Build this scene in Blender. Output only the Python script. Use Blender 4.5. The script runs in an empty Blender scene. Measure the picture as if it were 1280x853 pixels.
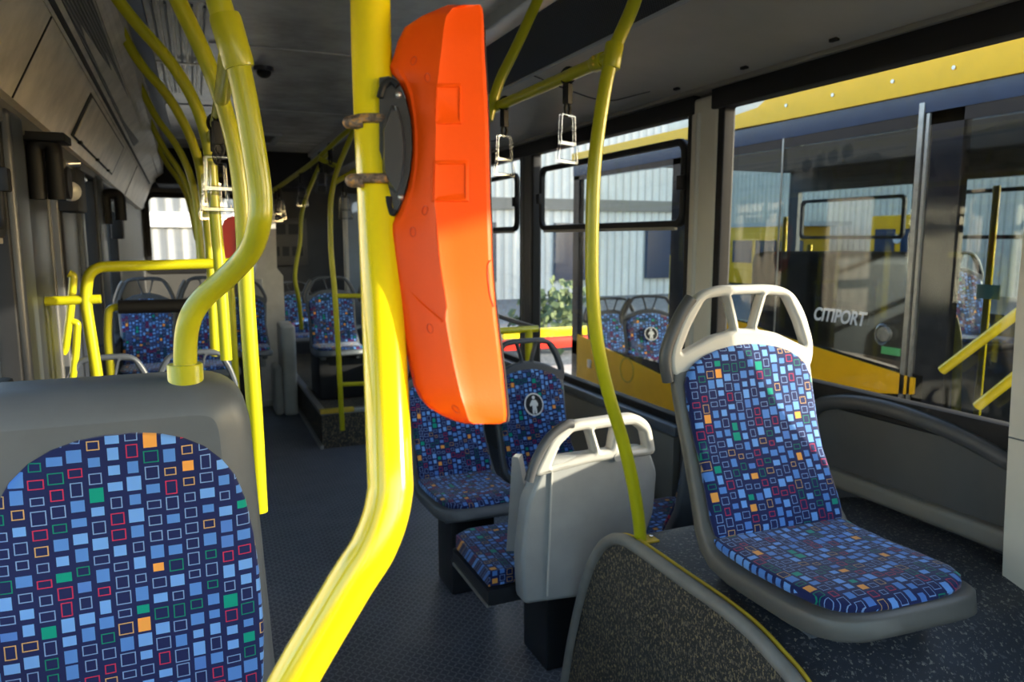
import bpy, bmesh, math, random
from mathutils import Vector, Matrix
random.seed(7)
PI=math.pi
# ------------------------------------------------------------------ camera, world, sun, exposure
sc=bpy.context.scene
C=sc.collection
FPX=920.0; VPX,VPY=243.0,299.0; CAMZ=1.5
_th=math.atan((426.5-VPY)/FPX); _ps=math.atan((640-VPX)*math.cos(_th)/FPX)
FWD=Vector((math.sin(_ps)*math.cos(_th),math.cos(_ps)*math.cos(_th),-math.sin(_th)))
RGT=Vector((math.cos(_ps),-math.sin(_ps),0)); UPV=RGT.cross(FWD)
cam=bpy.data.objects.new('camera',bpy.data.cameras.new('camera')); C.objects.link(cam); sc.camera=cam
cam.matrix_world=Matrix(((RGT.x,UPV.x,-FWD.x,0),(RGT.y,UPV.y,-FWD.y,0),(RGT.z,UPV.z,-FWD.z,CAMZ),(0,0,0,1)))
cam.data.sensor_width=36; cam.data.lens=36*FPX/1280; cam.data.clip_start=.02; cam.data.clip_end=300
cam.data.dof.use_dof=True; cam.data.dof.focus_distance=1.15; cam.data.dof.aperture_fstop=7.0
sc.view_settings.view_transform='Standard'; sc.view_settings.look='None'; sc.view_settings.gamma=1
sc.view_settings.use_curve_mapping=False
sc.view_settings.exposure=0.1
SUN_EL=math.radians(14); SUN_AZ=math.radians(119)     # azimuth clockwise from +y: low sun on the right, slightly to the front
w=bpy.data.worlds.new('sky'); sc.world=w; w.use_nodes=True
nt=w.node_tree; bg=nt.nodes['Background']
sky=nt.nodes.new('ShaderNodeTexSky'); sky.sky_type='NISHITA'; sky.sun_disc=False
sky.sun_elevation=SUN_EL; sky.sun_rotation=SUN_AZ; sky.air_density=1.0; sky.dust_density=1.5; sky.ozone_density=1.5
nt.links.new(sky.outputs[0],bg.inputs[0]); bg.inputs[1].default_value=.9
sl=bpy.data.lights.new('sun','SUN'); sl.energy=13.0; sl.angle=math.radians(.6); sl.color=(1,.88,.70)
so=bpy.data.objects.new('sun',sl); C.objects.link(so)
sdir=Vector((math.sin(SUN_AZ)*math.cos(SUN_EL),math.cos(SUN_AZ)*math.cos(SUN_EL),math.sin(SUN_EL)))
so.rotation_euler=sdir.to_track_quat('Z','Y').to_euler(); so.location=sdir*20

# ------------------------------------------------------------------ measuring helpers (photo pixel -> point in the bus)
CAM=Vector((0,0,CAMZ))
def ray(px,py): return FWD+RGT*((px-640)/FPX)+UPV*((426.5-py)/FPX)
def at(px,py,y): d=ray(px,py); return CAM+d*(y/d.y)
def atx(px,py,x): d=ray(px,py); return CAM+d*(x/d.x)
def atz(px,py,z): d=ray(px,py); return CAM+d*((z-CAMZ)/d.z)
def atd(px,py,dep): return CAM+ray(px,py)*dep

# ------------------------------------------------------------------ node helper
class NG:
    def __init__(s,name):
        s.m=bpy.data.materials.new(name); s.m.use_nodes=True; s.t=s.m.node_tree
        s.b=s.t.nodes['Principled BSDF']; s.out=s.t.nodes['Material Output']
    def n(s,typ,**k):
        nd=s.t.nodes.new(typ)
        for a,b in k.items(): setattr(nd,a,b)
        return nd
    def set(s,sock,v):
        if hasattr(v,'is_linked') or isinstance(v,bpy.types.NodeSocket): s.t.links.new(v,sock)
        else: sock.default_value=v
    def math(s,op,a,b=None,c=None,clamp=False):
        nd=s.n('ShaderNodeMath',operation=op,use_clamp=clamp); s.set(nd.inputs[0],a)
        if b is not None: s.set(nd.inputs[1],b)
        if c is not None: s.set(nd.inputs[2],c)
        return nd.outputs[0]
    def mix(s,f,a,b):
        nd=s.n('ShaderNodeMix',data_type='RGBA'); s.set(nd.inputs[0],f)
        for i,v in ((6,a),(7,b)):
            if isinstance(v,tuple) and len(v)==3: v=v+(1,)
            s.set(nd.inputs[i],v)
        return nd.outputs[2]
    def coord(s,kind='Object'): return s.n('ShaderNodeTexCoord').outputs[kind]
    def mapping(s,v,scale=(1,1,1),rot=(0,0,0)):
        nd=s.n('ShaderNodeMapping'); s.set(nd.inputs[0],v); nd.inputs['Scale'].default_value=scale; nd.inputs['Rotation'].default_value=rot
        return nd.outputs[0]
    def noise(s,v,scale,detail=3,rough=.5):
        nd=s.n('ShaderNodeTexNoise'); s.set(nd.inputs['Vector'],v); nd.inputs['Scale'].default_value=scale
        nd.inputs['Detail'].default_value=detail; nd.inputs['Roughness'].default_value=rough; return nd.outputs[0]
    def ramp(s,f,pts):
        nd=s.n('ShaderNodeValToRGB'); s.set(nd.inputs[0],f); e=nd.color_ramp.elements
        e[0].position=pts[0][0]; e[0].color=tuple(pts[0][1])+(1,)
        e[1].position=pts[-1][0]; e[1].color=tuple(pts[-1][1])+(1,)
        for p,c in pts[1:-1]:
            q=e.new(p); q.color=tuple(c)+(1,)
        return nd.outputs[0]
    def bump(s,h,st=.3,d=.002):
        nd=s.n('ShaderNodeBump'); nd.inputs['Strength'].default_value=st; nd.inputs['Distance'].default_value=d
        s.set(nd.inputs['Height'],h); s.set(s.b.inputs['Normal'],nd.outputs[0])
def mat(name,col,rough=.5,metal=0,var=.12,nscale=12,bump=0,bscale=300,spec=.5,coat=0):
    g=NG(name); co=g.coord(); f=g.noise(co,nscale,4,.6)
    c2=tuple(max(0,c*(1-var*2)) for c in col); c1=tuple(min(1,c*(1+var)) for c in col)
    g.set(g.b.inputs['Base Color'],g.ramp(f,[(.25,c2),(.7,c1)]))
    g.b.inputs['Roughness'].default_value=rough; g.b.inputs['Metallic'].default_value=metal
    g.b.inputs['Specular IOR Level'].default_value=spec; g.b.inputs['Coat Weight'].default_value=coat
    g.b.inputs['Coat Roughness'].default_value=.08
    if bump: g.bump(g.noise(co,bscale,2),bump,.001)
    return g.m
def glass(name,tint,ior=1.45,dirt=.0,extra=0.0,rough=.0):
    g=NG(name); g.t.nodes.remove(g.b)
    tr=g.n('ShaderNodeBsdfTransparent'); tr.inputs[0].default_value=tint+(1,)
    gl=g.n('ShaderNodeBsdfGlossy'); gl.inputs['Roughness'].default_value=rough
    fr=g.n('ShaderNodeLayerWeight'); fr.inputs[0].default_value=.5
    f5=g.math('MULTIPLY_ADD',g.math('POWER',fr.outputs['Facing'],5.0),.55,((ior-1)/(ior+1))**2+extra,clamp=True)
    mx=g.n('ShaderNodeMixShader'); g.set(mx.inputs[0],f5); g.set(mx.inputs[1],tr.outputs[0]); g.set(mx.inputs[2],gl.outputs[0])
    last=mx.outputs[0]
    if dirt:
        di=g.n('ShaderNodeBsdfDiffuse'); di.inputs[0].default_value=(.6,.58,.52,1)
        nz=g.noise(g.coord(),30,5,.7); f=g.math('MULTIPLY',g.math('SUBTRACT',nz,.42,clamp=True),dirt)
        m2=g.n('ShaderNodeMixShader'); g.set(m2.inputs[0],f); g.set(m2.inputs[1],last); g.set(m2.inputs[2],di.outputs[0]); last=m2.outputs[0]
    g.t.links.new(last,g.out.inputs[0]); return g.m
def fabric(name):
    g=NG(name); uv=g.coord('UV'); sep=g.n('ShaderNodeSeparateXYZ'); g.set(sep.inputs[0],uv)
    CE=.0255
    u=g.math('DIVIDE',sep.outputs[0],CE); v=g.math('DIVIDE',sep.outputs[1],CE)
    iu=g.math('FLOOR',u); fu=g.math('SUBTRACT',g.math('SUBTRACT',u,iu),.5)
    wn=g.n('ShaderNodeTexWhiteNoise',noise_dimensions='1D'); g.set(wn.inputs['W'],g.math('MULTIPLY',iu,3.7))
    v2=g.math('ADD',v,g.math('MULTIPLY',wn.outputs[0],.7))
    iv=g.math('FLOOR',v2); fv=g.math('SUBTRACT',g.math('SUBTRACT',v2,iv),.5)
    cb=g.n('ShaderNodeCombineXYZ'); g.set(cb.inputs[0],iu); g.set(cb.inputs[1],iv)
    w2=g.n('ShaderNodeTexWhiteNoise',noise_dimensions='2D'); g.set(w2.inputs['Vector'],cb.outputs[0])
    sc3=g.n('ShaderNodeSeparateColor'); g.set(sc3.inputs[0],w2.outputs['Color'])
    r1,r2,r3=w2.outputs[0],sc3.outputs[1],sc3.outputs[2]
    cb2=g.n('ShaderNodeCombineXYZ'); g.set(cb2.inputs[0],g.math('ADD',iu,40.5)); g.set(cb2.inputs[1],g.math('ADD',iv,7.5))
    w3=g.n('ShaderNodeTexWhiteNoise',noise_dimensions='2D'); g.set(w3.inputs['Vector'],cb2.outputs[0])
    sx=g.math('MULTIPLY_ADD',r2,.13,.29); sy=g.math('MULTIPLY_ADD',r3,.21,.24)
    # distance inside the square
    dx=g.math('SUBTRACT',sx,g.math('ABSOLUTE',fu)); dy=g.math('SUBTRACT',sy,g.math('ABSOLUTE',fv)); d=g.math('MINIMUM',dx,dy)
    inside=g.math('GREATER_THAN',d,0); line=g.math('MULTIPLY',inside,g.math('LESS_THAN',d,.062))
    solid=g.math('LESS_THAN',r1,.45)
    m=g.math('ADD',g.math('MULTIPLY',inside,solid),g.math('MULTIPLY',line,g.math('SUBTRACT',1,solid)),clamp=True)
    c_sol=g.n('ShaderNodeValToRGB'); c_sol.color_ramp.interpolation='CONSTANT'; g.set(c_sol.inputs[0],w3.outputs[0])
    e=c_sol.color_ramp.elements; e[0].position=0; e[0].color=(.08,.22,.60,1); e[1].position=.40; e[1].color=(.14,.33,.76,1)
    q=e.new(.74); q.color=(.075,.19,.56,1); q=e.new(.84); q.color=(.0,.27,.20,1); q=e.new(.91); q.color=(.80,.34,.07,1)
    c_lin=g.n('ShaderNodeValToRGB'); c_lin.color_ramp.interpolation='CONSTANT'; g.set(c_lin.inputs[0],w3.outputs[0])
    e=c_lin.color_ramp.elements; e[0].position=0; e[0].color=(.17,.29,.58,1); e[1].position=.5; e[1].color=(.52,.32,.13,1)
    q=e.new(.64); q.color=(.0,.20,.13,1); q=e.new(.80); q.color=(.46,.025,.08,1)
    cc=g.mix(solid,c_lin.outputs[0],c_sol.outputs[0])
    col=g.mix(m,(.009,.016,.085),cc)
    # woven threads
    th=g.math('MULTIPLY',g.math('SINE',g.math('MULTIPLY',sep.outputs[0],5200)),g.math('SINE',g.math('MULTIPLY',sep.outputs[1],5200)))
    g.set(g.b.inputs['Base Color'],col); g.b.inputs['Roughness'].default_value=.85; g.b.inputs['Specular IOR Level'].default_value=.25
    g.b.inputs['Sheen Weight'].default_value=.25; g.b.inputs['Sheen Roughness'].default_value=.4
    g.bump(g.math('ADD',th,g.math('MULTIPLY',m,1.5)),.12,.0006)
    return g.m
def floor_mat():
    g=NG('tread floor vinyl'); co=g.coord()
    def dashes(rot,off):
        mp=g.n('ShaderNodeMapping'); g.set(mp.inputs[0],co); mp.inputs['Rotation'].default_value=(0,0,rot); mp.inputs['Location'].default_value=(off,off,0)
        s=g.n('ShaderNodeSeparateXYZ'); g.set(s.inputs[0],mp.outputs[0])
        a=g.math('SUBTRACT',g.math('FRACT',g.math('DIVIDE',s.outputs[0],.028)),.5); b=g.math('SUBTRACT',g.math('FRACT',g.math('DIVIDE',s.outputs[1],.028)),.5)
        return g.math('MULTIPLY',g.math('LESS_THAN',g.math('ABSOLUTE',a),.38),g.math('LESS_THAN',g.math('ABSOLUTE',b),.10))
    d=g.math('MAXIMUM',dashes(PI/4,0),dashes(-PI/4,.014))
    n1=g.noise(co,5,5,.65); n2=g.noise(co,260,2)
    base=g.ramp(n1,[(.3,(.060,.067,.092)),(.7,(.125,.13,.16))])
    c=g.mix(g.math('MULTIPLY',d,.8),base,(.27,.275,.30)); c=g.mix(g.math('GREATER_THAN',n2,.67),c,(.15,.16,.19))
    g.set(g.b.inputs['Base Color'],c); g.b.inputs['Roughness'].default_value=.42
    g.bump(g.math('ADD',d,g.math('MULTIPLY',n2,.4)),.5,.002); return g.m
def speck_mat(name,base,f1,f2,th=.60,rough=.75,scale=150):
    g=NG(name); co=g.coord(); n1=g.noise(g.mapping(co,(1,1,.6)),scale,2,.6); n2=g.noise(co,scale*.9,1); n0=g.noise(co,6,4)
    b=g.ramp(n0,[(.3,tuple(c*.7 for c in base)),(.7,tuple(c*1.2 for c in base))])
    c=g.mix(g.math('GREATER_THAN',n1,th),b,f1); c=g.mix(g.math('GREATER_THAN',n2,th+.03),c,f2)
    g.set(g.b.inputs['Base Color'],c); g.b.inputs['Roughness'].default_value=rough; g.bump(n1,.5,.002); return g.m
def corrugated(name,col,period=.3,axis=0,col2=None):
    g=NG(name); co=g.coord(); s=g.n('ShaderNodeSeparateXYZ'); g.set(s.inputs[0],co)
    wv=g.math('SINE',g.math('MULTIPLY',s.outputs[axis],2*PI/period)); n=g.noise(co,.6,4)
    c=g.ramp(n,[(.3,tuple(x*.8 for x in col)),(.7,col)])
    g.set(g.b.inputs['Base Color'],g.mix(g.math('GREATER_THAN',wv,.75),c,col2 or tuple(x*.6 for x in col))); g.b.inputs['Roughness'].default_value=.5
    g.bump(wv,.6,.03); return g.m
def grille_mat():
    g=NG('perforated black mesh'); co=g.coord(); s=g.n('ShaderNodeSeparateXYZ'); g.set(s.inputs[0],co)
    a=g.math('SINE',g.math('MULTIPLY',s.outputs[1],2*PI/.012)); b=g.math('SINE',g.math('MULTIPLY',s.outputs[0],2*PI/.012))
    h=g.math('GREATER_THAN',g.math('MULTIPLY',a,b),.15)
    g.set(g.b.inputs['Base Color'],g.mix(h,(.045,.045,.048),(.004,.004,.005))); g.b.inputs['Roughness'].default_value=.5; return g.m
def fins_mat():
    g=NG('finned grille'); co=g.coord(); s=g.n('ShaderNodeSeparateXYZ'); g.set(s.inputs[0],co)
    a=g.math('SINE',g.math('MULTIPLY',g.math('ADD',s.outputs[0],s.outputs[2]),2*PI/.014))
    g.set(g.b.inputs['Base Color'],g.mix(g.math('GREATER_THAN',a,.1),(.20,.19,.18),(.02,.02,.02))); g.b.inputs['Roughness'].default_value=.45
    g.bump(a,.8,.004); return g.m
def rust_mat():
    g=NG('rusty steel'); n=g.noise(g.coord(),160,5,.7)
    g.set(g.b.inputs['Base Color'],g.ramp(n,[(.35,(.07,.035,.02)),(.5,(.22,.16,.12)),(.62,(.55,.26,.06)),(.75,(.3,.28,.25))]))
    g.b.inputs['Metallic'].default_value=.4; g.b.inputs['Roughness'].default_value=.55; g.bump(n,.6,.001); return g.m
def clear_mat():
    g=NG('clear acrylic'); g.t.nodes.remove(g.b)
    tr=g.n('ShaderNodeBsdfTransparent'); tr.inputs[0].default_value=(.80,.82,.85,1)
    gl=g.n('ShaderNodeBsdfGlossy'); gl.inputs['Roughness'].default_value=.08
    fr=g.n('ShaderNodeLayerWeight'); fr.inputs[0].default_value=.45
    mx=g.n('ShaderNodeMixShader'); g.set(mx.inputs[0],g.math('MULTIPLY_ADD',fr.outputs['Facing'],.25,.06,clamp=True)); g.set(mx.inputs[1],tr.outputs[0]); g.set(mx.inputs[2],gl.outputs[0])
    g.t.links.new(mx.outputs[0],g.out.inputs[0]); return g.m
M={}
M['yellow']=mat('yellow powder coat',(.44,.42,.008),.28,var=.03,nscale=4,spec=.45,coat=.15)
M['yellow_big']=mat('bright yellow gloss paint',(.82,.62,.005),.16,var=.02,nscale=3,spec=.5,coat=.5)
M['orange']=mat('orange moulded plastic',(.95,.088,.002),.42,var=.03,nscale=9,bump=.12,bscale=500,spec=.22)
M['orange_line']=mat('deep orange edge',(.75,.055,.004),.4,var=.05)
M['black']=mat('black rubber',(.010,.010,.012),.6,var=.1,spec=.3)
M['blackgloss']=mat('dark grey moulded plastic',(.045,.045,.048),.28,var=.1,coat=.2)
M['rust']=rust_mat()
M['shell']=mat('grey seat shell plastic',(.108,.102,.092),.42,var=.05,bump=.1)
M['shell_dark']=mat('slate grey seat shell',(.098,.110,.127),.42,var=.06,bump=.1)
M['shell_light']=mat('pale grey grab handle plastic',(.50,.485,.45),.38,var=.04,bump=.1)
M['slate']=mat('slate handle plastic',(.050,.060,.080),.42,var=.05)
M['cover']=mat('grey back panel plastic',(.33,.335,.33),.42,var=.05,bump=.12)
M['grip']=mat('dark grey grip',(.07,.07,.075),.4,var=.05)
M['fabric']=fabric('blue checked moquette')
M['wall']=mat('grey wall panel',(.075,.075,.078),.5,var=.08,nscale=5,bump=.15,bscale=400)
M['wall_light']=mat('beige grey trim panel',(.19,.18,.16),.5,var=.05,nscale=5,bump=.12,bscale=400)
M['pillar']=mat('beige grey pillar',(.58,.54,.46),.45,var=.04,nscale=5)
M['cove']=mat('grey beige cove panel',(.36,.345,.31),.45,var=.06,nscale=4,bump=.1)
M['duct']=mat('warm grey duct panel',(.52,.47,.39),.40,var=.16,nscale=9,bump=.1)
M['ceiling']=mat('satin grey ceiling sheet',(.50,.49,.47),.24,var=.16,nscale=5,bump=.35,bscale=18,spec=.6)
M['strip']=mat('diffuser strip',(.42,.44,.46),.25,var=.05)
M['mesh']=grille_mat(); M['fins']=fins_mat()
M['floor']=floor_mat()
M['pod_side']=speck_mat('speckled podium carpet',(.040,.037,.034),(.30,.23,.12),(.15,.125,.09),.585,scale=150)
M['pod_top']=speck_mat('speckled dark vinyl',(.032,.036,.047),(.22,.21,.18),(.10,.10,.11),.625,.5,scale=110)
M['alu']=mat('brushed aluminium',(.55,.53,.49),.35,metal=.8,var=.1,nscale=40)
M['greytrim']=mat('grey rubber nosing',(.24,.225,.20),.5,var=.1)
M['amber']=mat('yellow nosing line',(.62,.42,.03),.55,var=.12)
M['steel']=mat('bright steel',(.6,.6,.6),.25,metal=.9,var=.05)
M['door']=mat('dark door leaf paint',(.016,.018,.022),.4,var=.1)
M['door_blue']=mat('blue grey door leaf',(.030,.036,.050),.4,var=.1)
M['blue_panel']=mat('blue grey partition panel',(.16,.21,.30),.5,var=.05)
M['white_panel']=mat('white moulded tower panel',(.60,.58,.53),.45,var=.06)
M['red']=mat('red plastic',(.75,.03,.015),.35,var=.05)
M['glass']=glass('clear window glass',(.92,.94,.93),1.35,dirt=.06)
M['glass_adj']=glass('tinted bus glass',(.58,.64,.67),1.5,dirt=.0,extra=.04)
M['clear']=clear_mat()
M['bus_yellow']=mat('bus body yellow',(.95,.50,.005),.35,var=.03,spec=.3)
M['bus_black']=mat('bus body gloss black',(.014,.016,.022),.12,var=.1,coat=.5)
M['bus_in']=mat('bus interior dark grey',(.06,.065,.07),.6)
M['navy']=mat('navy glossy band',(.012,.035,.085),.2,var=.1)
M['white']=mat('white plastic',(.75,.76,.78),.5,var=.03)
M['green']=mat('green sticker',(.10,.45,.15),.5,var=.05)
M['mint']=mat('pale green notice',(.25,.55,.45),.5,var=.05)
M['asphalt']=speck_mat('asphalt',(.16,.155,.15),(.3,.3,.29),(.1,.1,.1),.6,.9,scale=40)
M['hallx']=corrugated('white corrugated cladding along y',(.90,.80,.66),.28,1)
M['farwall']=corrugated('darkened grey cladding',(.26,.27,.28),.28,0)  # darker copy of the pale cladding, offsets the sun that burned it out
M['hally']=corrugated('white corrugated cladding along x',(.80,.78,.72),.28,0)
M['concrete']=mat('pale concrete',(.55,.53,.48),.8,var=.1,nscale=2)
M['leaf']=mat('shrub leaves',(.10,.14,.05),.7,var=.4,nscale=30)
M['tyre']=mat('tyre rubber',(.02,.02,.02),.8)
M['paper']=mat('notice paper',(.55,.57,.60),.6,var=.05)

# ------------------------------------------------------------------ mesh helpers
def link(name,me,m,parent=None,smooth=True,angle=40):
    o=bpy.data.objects.new(name,me); C.objects.link(o)
    if m is not None:
        if not me.materials: me.materials.append(M[m] if isinstance(m,str) else m)
    if parent is not None: o.parent=parent
    if smooth and len(me.polygons):
        me.polygons.foreach_set('use_smooth',[True]*len(me.polygons))
        try: me.set_sharp_from_angle(angle=math.radians(angle))
        except Exception: pass
    me.update()
    return o
def local(parent,pts):
    """world points -> the parent's own space (parents are only translated)"""
    if parent is None: return [Vector(p) for p in pts]
    return [Vector(p)-wloc(parent) for p in pts]
def wloc(o):
    v=Vector((0,0,0))
    while o is not None: v+=o.location; o=o.parent
    return v
class MB:
    def __init__(s): s.bm=bmesh.new(); s.uv=None
    def box(s,a,b,bev=0,seg=2):
        a=Vector(a); b=Vector(b); c=(a+b)/2; d=b-a
        r=bmesh.ops.create_cube(s.bm,size=1,matrix=Matrix.Translation(c)@Matrix.Diagonal((abs(d.x),abs(d.y),abs(d.z),1)))
        if bev:
            es={e for v in r['verts'] for e in v.link_edges}
            bmesh.ops.bevel(s.bm,geom=list(es),offset=bev,segments=seg,profile=.6,affect='EDGES')
        return s
    def tube(s,pts,r,n=14,cap=True,smooth_pts=False,closed=False):
        P=[Vector(p) for p in pts]
        if smooth_pts: P=catmull(P)
        rs=r if isinstance(r,(list,tuple)) else [r]*len(P)
        if len(rs)!=len(P): rs=[rs[0]]*len(P)
        T=[]
        for i in range(len(P)):
            if closed: a,b=P[i-1],P[(i+1)%len(P)]
            else: a,b=P[max(0,i-1)],P[min(len(P)-1,i+1)]
            T.append((b-a).normalized())
        up=Vector((0,0,1)) if abs(T[0].z)<.9 else Vector((1,0,0))
        nrm=(up-T[0]*up.dot(T[0])).normalized(); rings=[]
        for i,p in enumerate(P):
            nrm=(nrm-T[i]*nrm.dot(T[i])).normalized(); bi=T[i].cross(nrm)
            rings.append([s.bm.verts.new(p+(nrm*math.cos(2*PI*k/n)+bi*math.sin(2*PI*k/n))*rs[i]) for k in range(n)])
        m=len(rings)
        for i in range(m if closed else m-1):
            A,B=rings[i],rings[(i+1)%m]
            for k in range(n): s.bm.faces.new((A[k],A[(k+1)%n],B[(k+1)%n],B[k]))
        if cap and not closed:
            s.bm.faces.new(list(reversed(rings[0]))); s.bm.faces.new(rings[-1])
        return s
    def cyl(s,a,b,r,n=16): return s.tube([a,b],r,n)
    def prism(s,pts,off):
        off=Vector(off); A=[s.bm.verts.new(Vector(p)) for p in pts]; B=[s.bm.verts.new(Vector(p)+off) for p in pts]
        s.bm.faces.new(A); s.bm.faces.new(list(reversed(B))); n=len(A)
        for i in range(n): s.bm.faces.new((A[i],B[i],B[(i+1)%n],A[(i+1)%n]))
        return s
    def loft(s,rings,cap=True,uvs=None):
        R=[[s.bm.verts.new(Vector(p)) for p in r] for r in rings]; n=len(R[0])
        fs=[]
        for i in range(len(R)-1):
            for k in range(n): fs.append((s.bm.faces.new((R[i][k],R[i][(k+1)%n],R[i+1][(k+1)%n],R[i+1][k])),i,k))
        if uvs:
            ul=s.bm.loops.layers.uv.verify()
            for f,i,k in fs:
                for lp,(a,b) in zip(f.loops,((i,k),(i,(k+1)%n),(i+1,(k+1)%n),(i+1,k))): lp[ul].uv=uvs[a][b]
        if cap:
            s.bm.faces.new(list(reversed(R[0]))); s.bm.faces.new(R[-1])
        return s
    def sphere(s,c,r,u=12,v=8,sc_=(1,1,1)):
        bmesh.ops.create_uvsphere(s.bm,u_segments=u,v_segments=v,radius=r,matrix=Matrix.Translation(Vector(c))@Matrix.Diagonal((*sc_,1))); return s
    def out(s,name,m,parent=None,smooth=True,angle=40):
        if parent is not None: bmesh.ops.translate(s.bm,verts=s.bm.verts,vec=-wloc(parent))
        bmesh.ops.recalc_face_normals(s.bm,faces=s.bm.faces)
        me=bpy.data.meshes.new(name); s.bm.to_mesh(me); s.bm.free()
        return link(name,me,m,parent,smooth,angle)
def catmull(P,sub=8):
    Q=[]; n=len(P)
    for i in range(n-1):
        p0,p1,p2,p3=P[max(0,i-1)],P[i],P[i+1],P[min(n-1,i+2)]
        for k in range(sub):
            t=k/sub
            Q.append(.5*((2*p1)+(-p0+p2)*t+(2*p0-5*p1+4*p2-p3)*t*t+(-p0+3*p1-3*p2+p3)*t**3))
    Q.append(P[-1]); return Q
def fillet(P,r,seg=7):
    P=[Vector(p) for p in P]; Q=[P[0]]
    for i in range(1,len(P)-1):
        a=(P[i-1]-P[i]); b=(P[i+1]-P[i]); d=min(r,a.length*.48,b.length*.48)
        A=P[i]+a.normalized()*d; B=P[i]+b.normalized()*d
        for k in range(seg+1):
            t=k/seg; Q.append(A*(1-t)**2+P[i]*2*t*(1-t)+B*t*t)
    Q.append(P[-1]); return Q
def thing(name,label,cat,loc=(0,0,0),group=None):
    o=bpy.data.objects.new(name,None); C.objects.link(o); o.location=loc; o.empty_display_size=.05
    o['label']=label; o['category']=cat
    if group: o['group']=group
    return o
def tag(o,label,cat,group=None):
    o['label']=label; o['category']=cat
    if group: o['group']=group
    return o
def struct(o): o['kind']='structure'; return o
def rrect(x0,z0,x1,z1,r,n=6):
    P=[]
    for cx,cz,a0 in ((x1-r,z1-r,0),(x0+r,z1-r,PI/2),(x0+r,z0+r,PI),(x1-r,z0+r,3*PI/2)):
        for k in range(n+1):
            a=a0+PI/2*k/n; P.append((cx+r*math.cos(a),cz+r*math.sin(a)))
    return P
def roundpoly(P,r,seg=5):
    Q=[]; n=len(P); P=[Vector((p[0],p[1])) for p in P]; rr=r if isinstance(r,(list,tuple)) else [r]*n
    for i in range(n):
        a=P[i-1]-P[i]; b=P[(i+1)%n]-P[i]; d=min(rr[i],a.length*.48,b.length*.48)
        A=P[i]+a.normalized()*d; B=P[i]+b.normalized()*d
        for k in range(seg+1):
            t=k/seg; q=A*(1-t)**2+P[i]*2*t*(1-t)+B*t*t; Q.append((q.x,q.y))
    return Q
def plate(name,outer,holes,th,bev,mtx,m,parent=None):
    """flat outline with holes, given thickness and rounded edges; mtx places its xy plane (world)"""
    cu=bpy.data.curves.new(name,'CURVE'); cu.dimensions='2D'; cu.fill_mode='BOTH'; cu.extrude=max(th/2-bev,0.0002); cu.bevel_depth=bev; cu.bevel_resolution=2
    cu.offset=-bev
    for L in [outer]+list(holes):
        sp=cu.splines.new('POLY'); sp.points.add(len(L)-1)
        for p,(x,y) in zip(sp.points,L): p.co=(x,y,0,1)
        sp.use_cyclic_u=True
    ob=bpy.data.objects.new('tmp',cu); me=bpy.data.meshes.new_from_object(ob); bpy.data.objects.remove(ob); bpy.data.curves.remove(cu)
    me.transform(mtx)
    if parent is not None: me.transform(Matrix.Translation(-wloc(parent)))
    me.name=name; me.materials.clear()
    return link(name,me,m,parent,True,35)
XZ=Matrix(((1,0,0,0),(0,0,-1,0),(0,1,0,0),(0,0,0,1)))      # plate xy -> world x,z ; thickness along y
def YZ(x): return Matrix(((0,0,1,x),(1,0,0,0),(0,1,0,0),(0,0,0,1)))   # plate xy -> world y,z at x
def XZat(y): return Matrix(((1,0,0,0),(0,0,-1,y),(0,1,0,0),(0,0,0,1)))
def text(name,s,size,mtx,m,parent,ext=.001,bold=False,sx=1,shear=0):
    cu=bpy.data.curves.new(name,'FONT'); cu.body=s; cu.size=size; cu.extrude=ext; cu.shear=shear; cu.align_x='CENTER'; cu.align_y='CENTER'
    if bold: cu.offset=size*.022
    ob=bpy.data.objects.new('tmp',cu); me=bpy.data.meshes.new_from_object(ob); bpy.data.objects.remove(ob); bpy.data.curves.remove(cu)
    me.transform(mtx@Matrix.Diagonal((sx,1,1,1)))
    if parent is not None: me.transform(Matrix.Translation(-wloc(parent)))
    me.materials.clear(); return link(name,me,m,parent,False)
def copy_tree(root,loc=None,label=None):
    r=root.copy(); C.objects.link(r)
    if loc is not None: r.location=loc
    if label: r['label']=label
    for ch in list(root.children):
        c=ch.copy(); C.objects.link(c); c.parent=r
        for g in list(ch.children):
            d=g.copy(); C.objects.link(d); d.parent=c
    return r
# ================================================================== STRUCTURE
XR=1.92; XL=-.47; YR=8.3; YF=-1.35; ZC=2.34
struct(MB().box((XL-.06,YF,-.05),(XR+.035,YR,0)).out('floor','floor',smooth=False))
# ceiling, with sheet joints and roof hatch opening as pieces
cl=struct(MB().box((XL-.06,YF,ZC),(XR+.035,YR+.1,ZC+.05)).out('ceiling','ceiling',smooth=False))
for y in (1.9,3.55,5.2,6.9):
    MB().box((-.16,y-.006,ZC-.006),(1.1,y+.006,ZC+.001),.002).out('joint_strip','ceiling',cl)
# right wall: sill height differs along the bus
w1=(.56,2.37,.98,2.01); w2=(2.58,4.12,.72,2.01); w3=(4.30,5.75,.72,2.01); w0=(-1.15,-.20,.98,2.01); w4=(5.95,7.4,.9,2.01)
def side_wall(name,x0,x1,openings,m,extra=()):
    b=MB(); ys=YF
    for (a,c,z0,z1) in sorted(openings):
        b.box((x0,ys,0),(x1,a,ZC)); b.box((x0,a,0),(x1,c,z0)); b.box((x0,a,z1),(x1,c,ZC)); ys=c
    b.box((x0,ys,0),(x1,YR,ZC))
    return struct(b.out(name,m,smooth=False))
wr=side_wall('wall_right',XR,XR+.035,[w0,w1,w2,w3,w4],'wall')
wl_open=[(-1.25,-.45,.35,1.93),(-.35,.40,.35,1.93),(.5,2.32,.95,1.84),(2.97,3.12,.1,1.84),(3.75,4.25,.95,1.80),(4.6,5.3,.9,1.8)]
wl=side_wall('wall_left',XL-.06,XL,wl_open,'wall')
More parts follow.
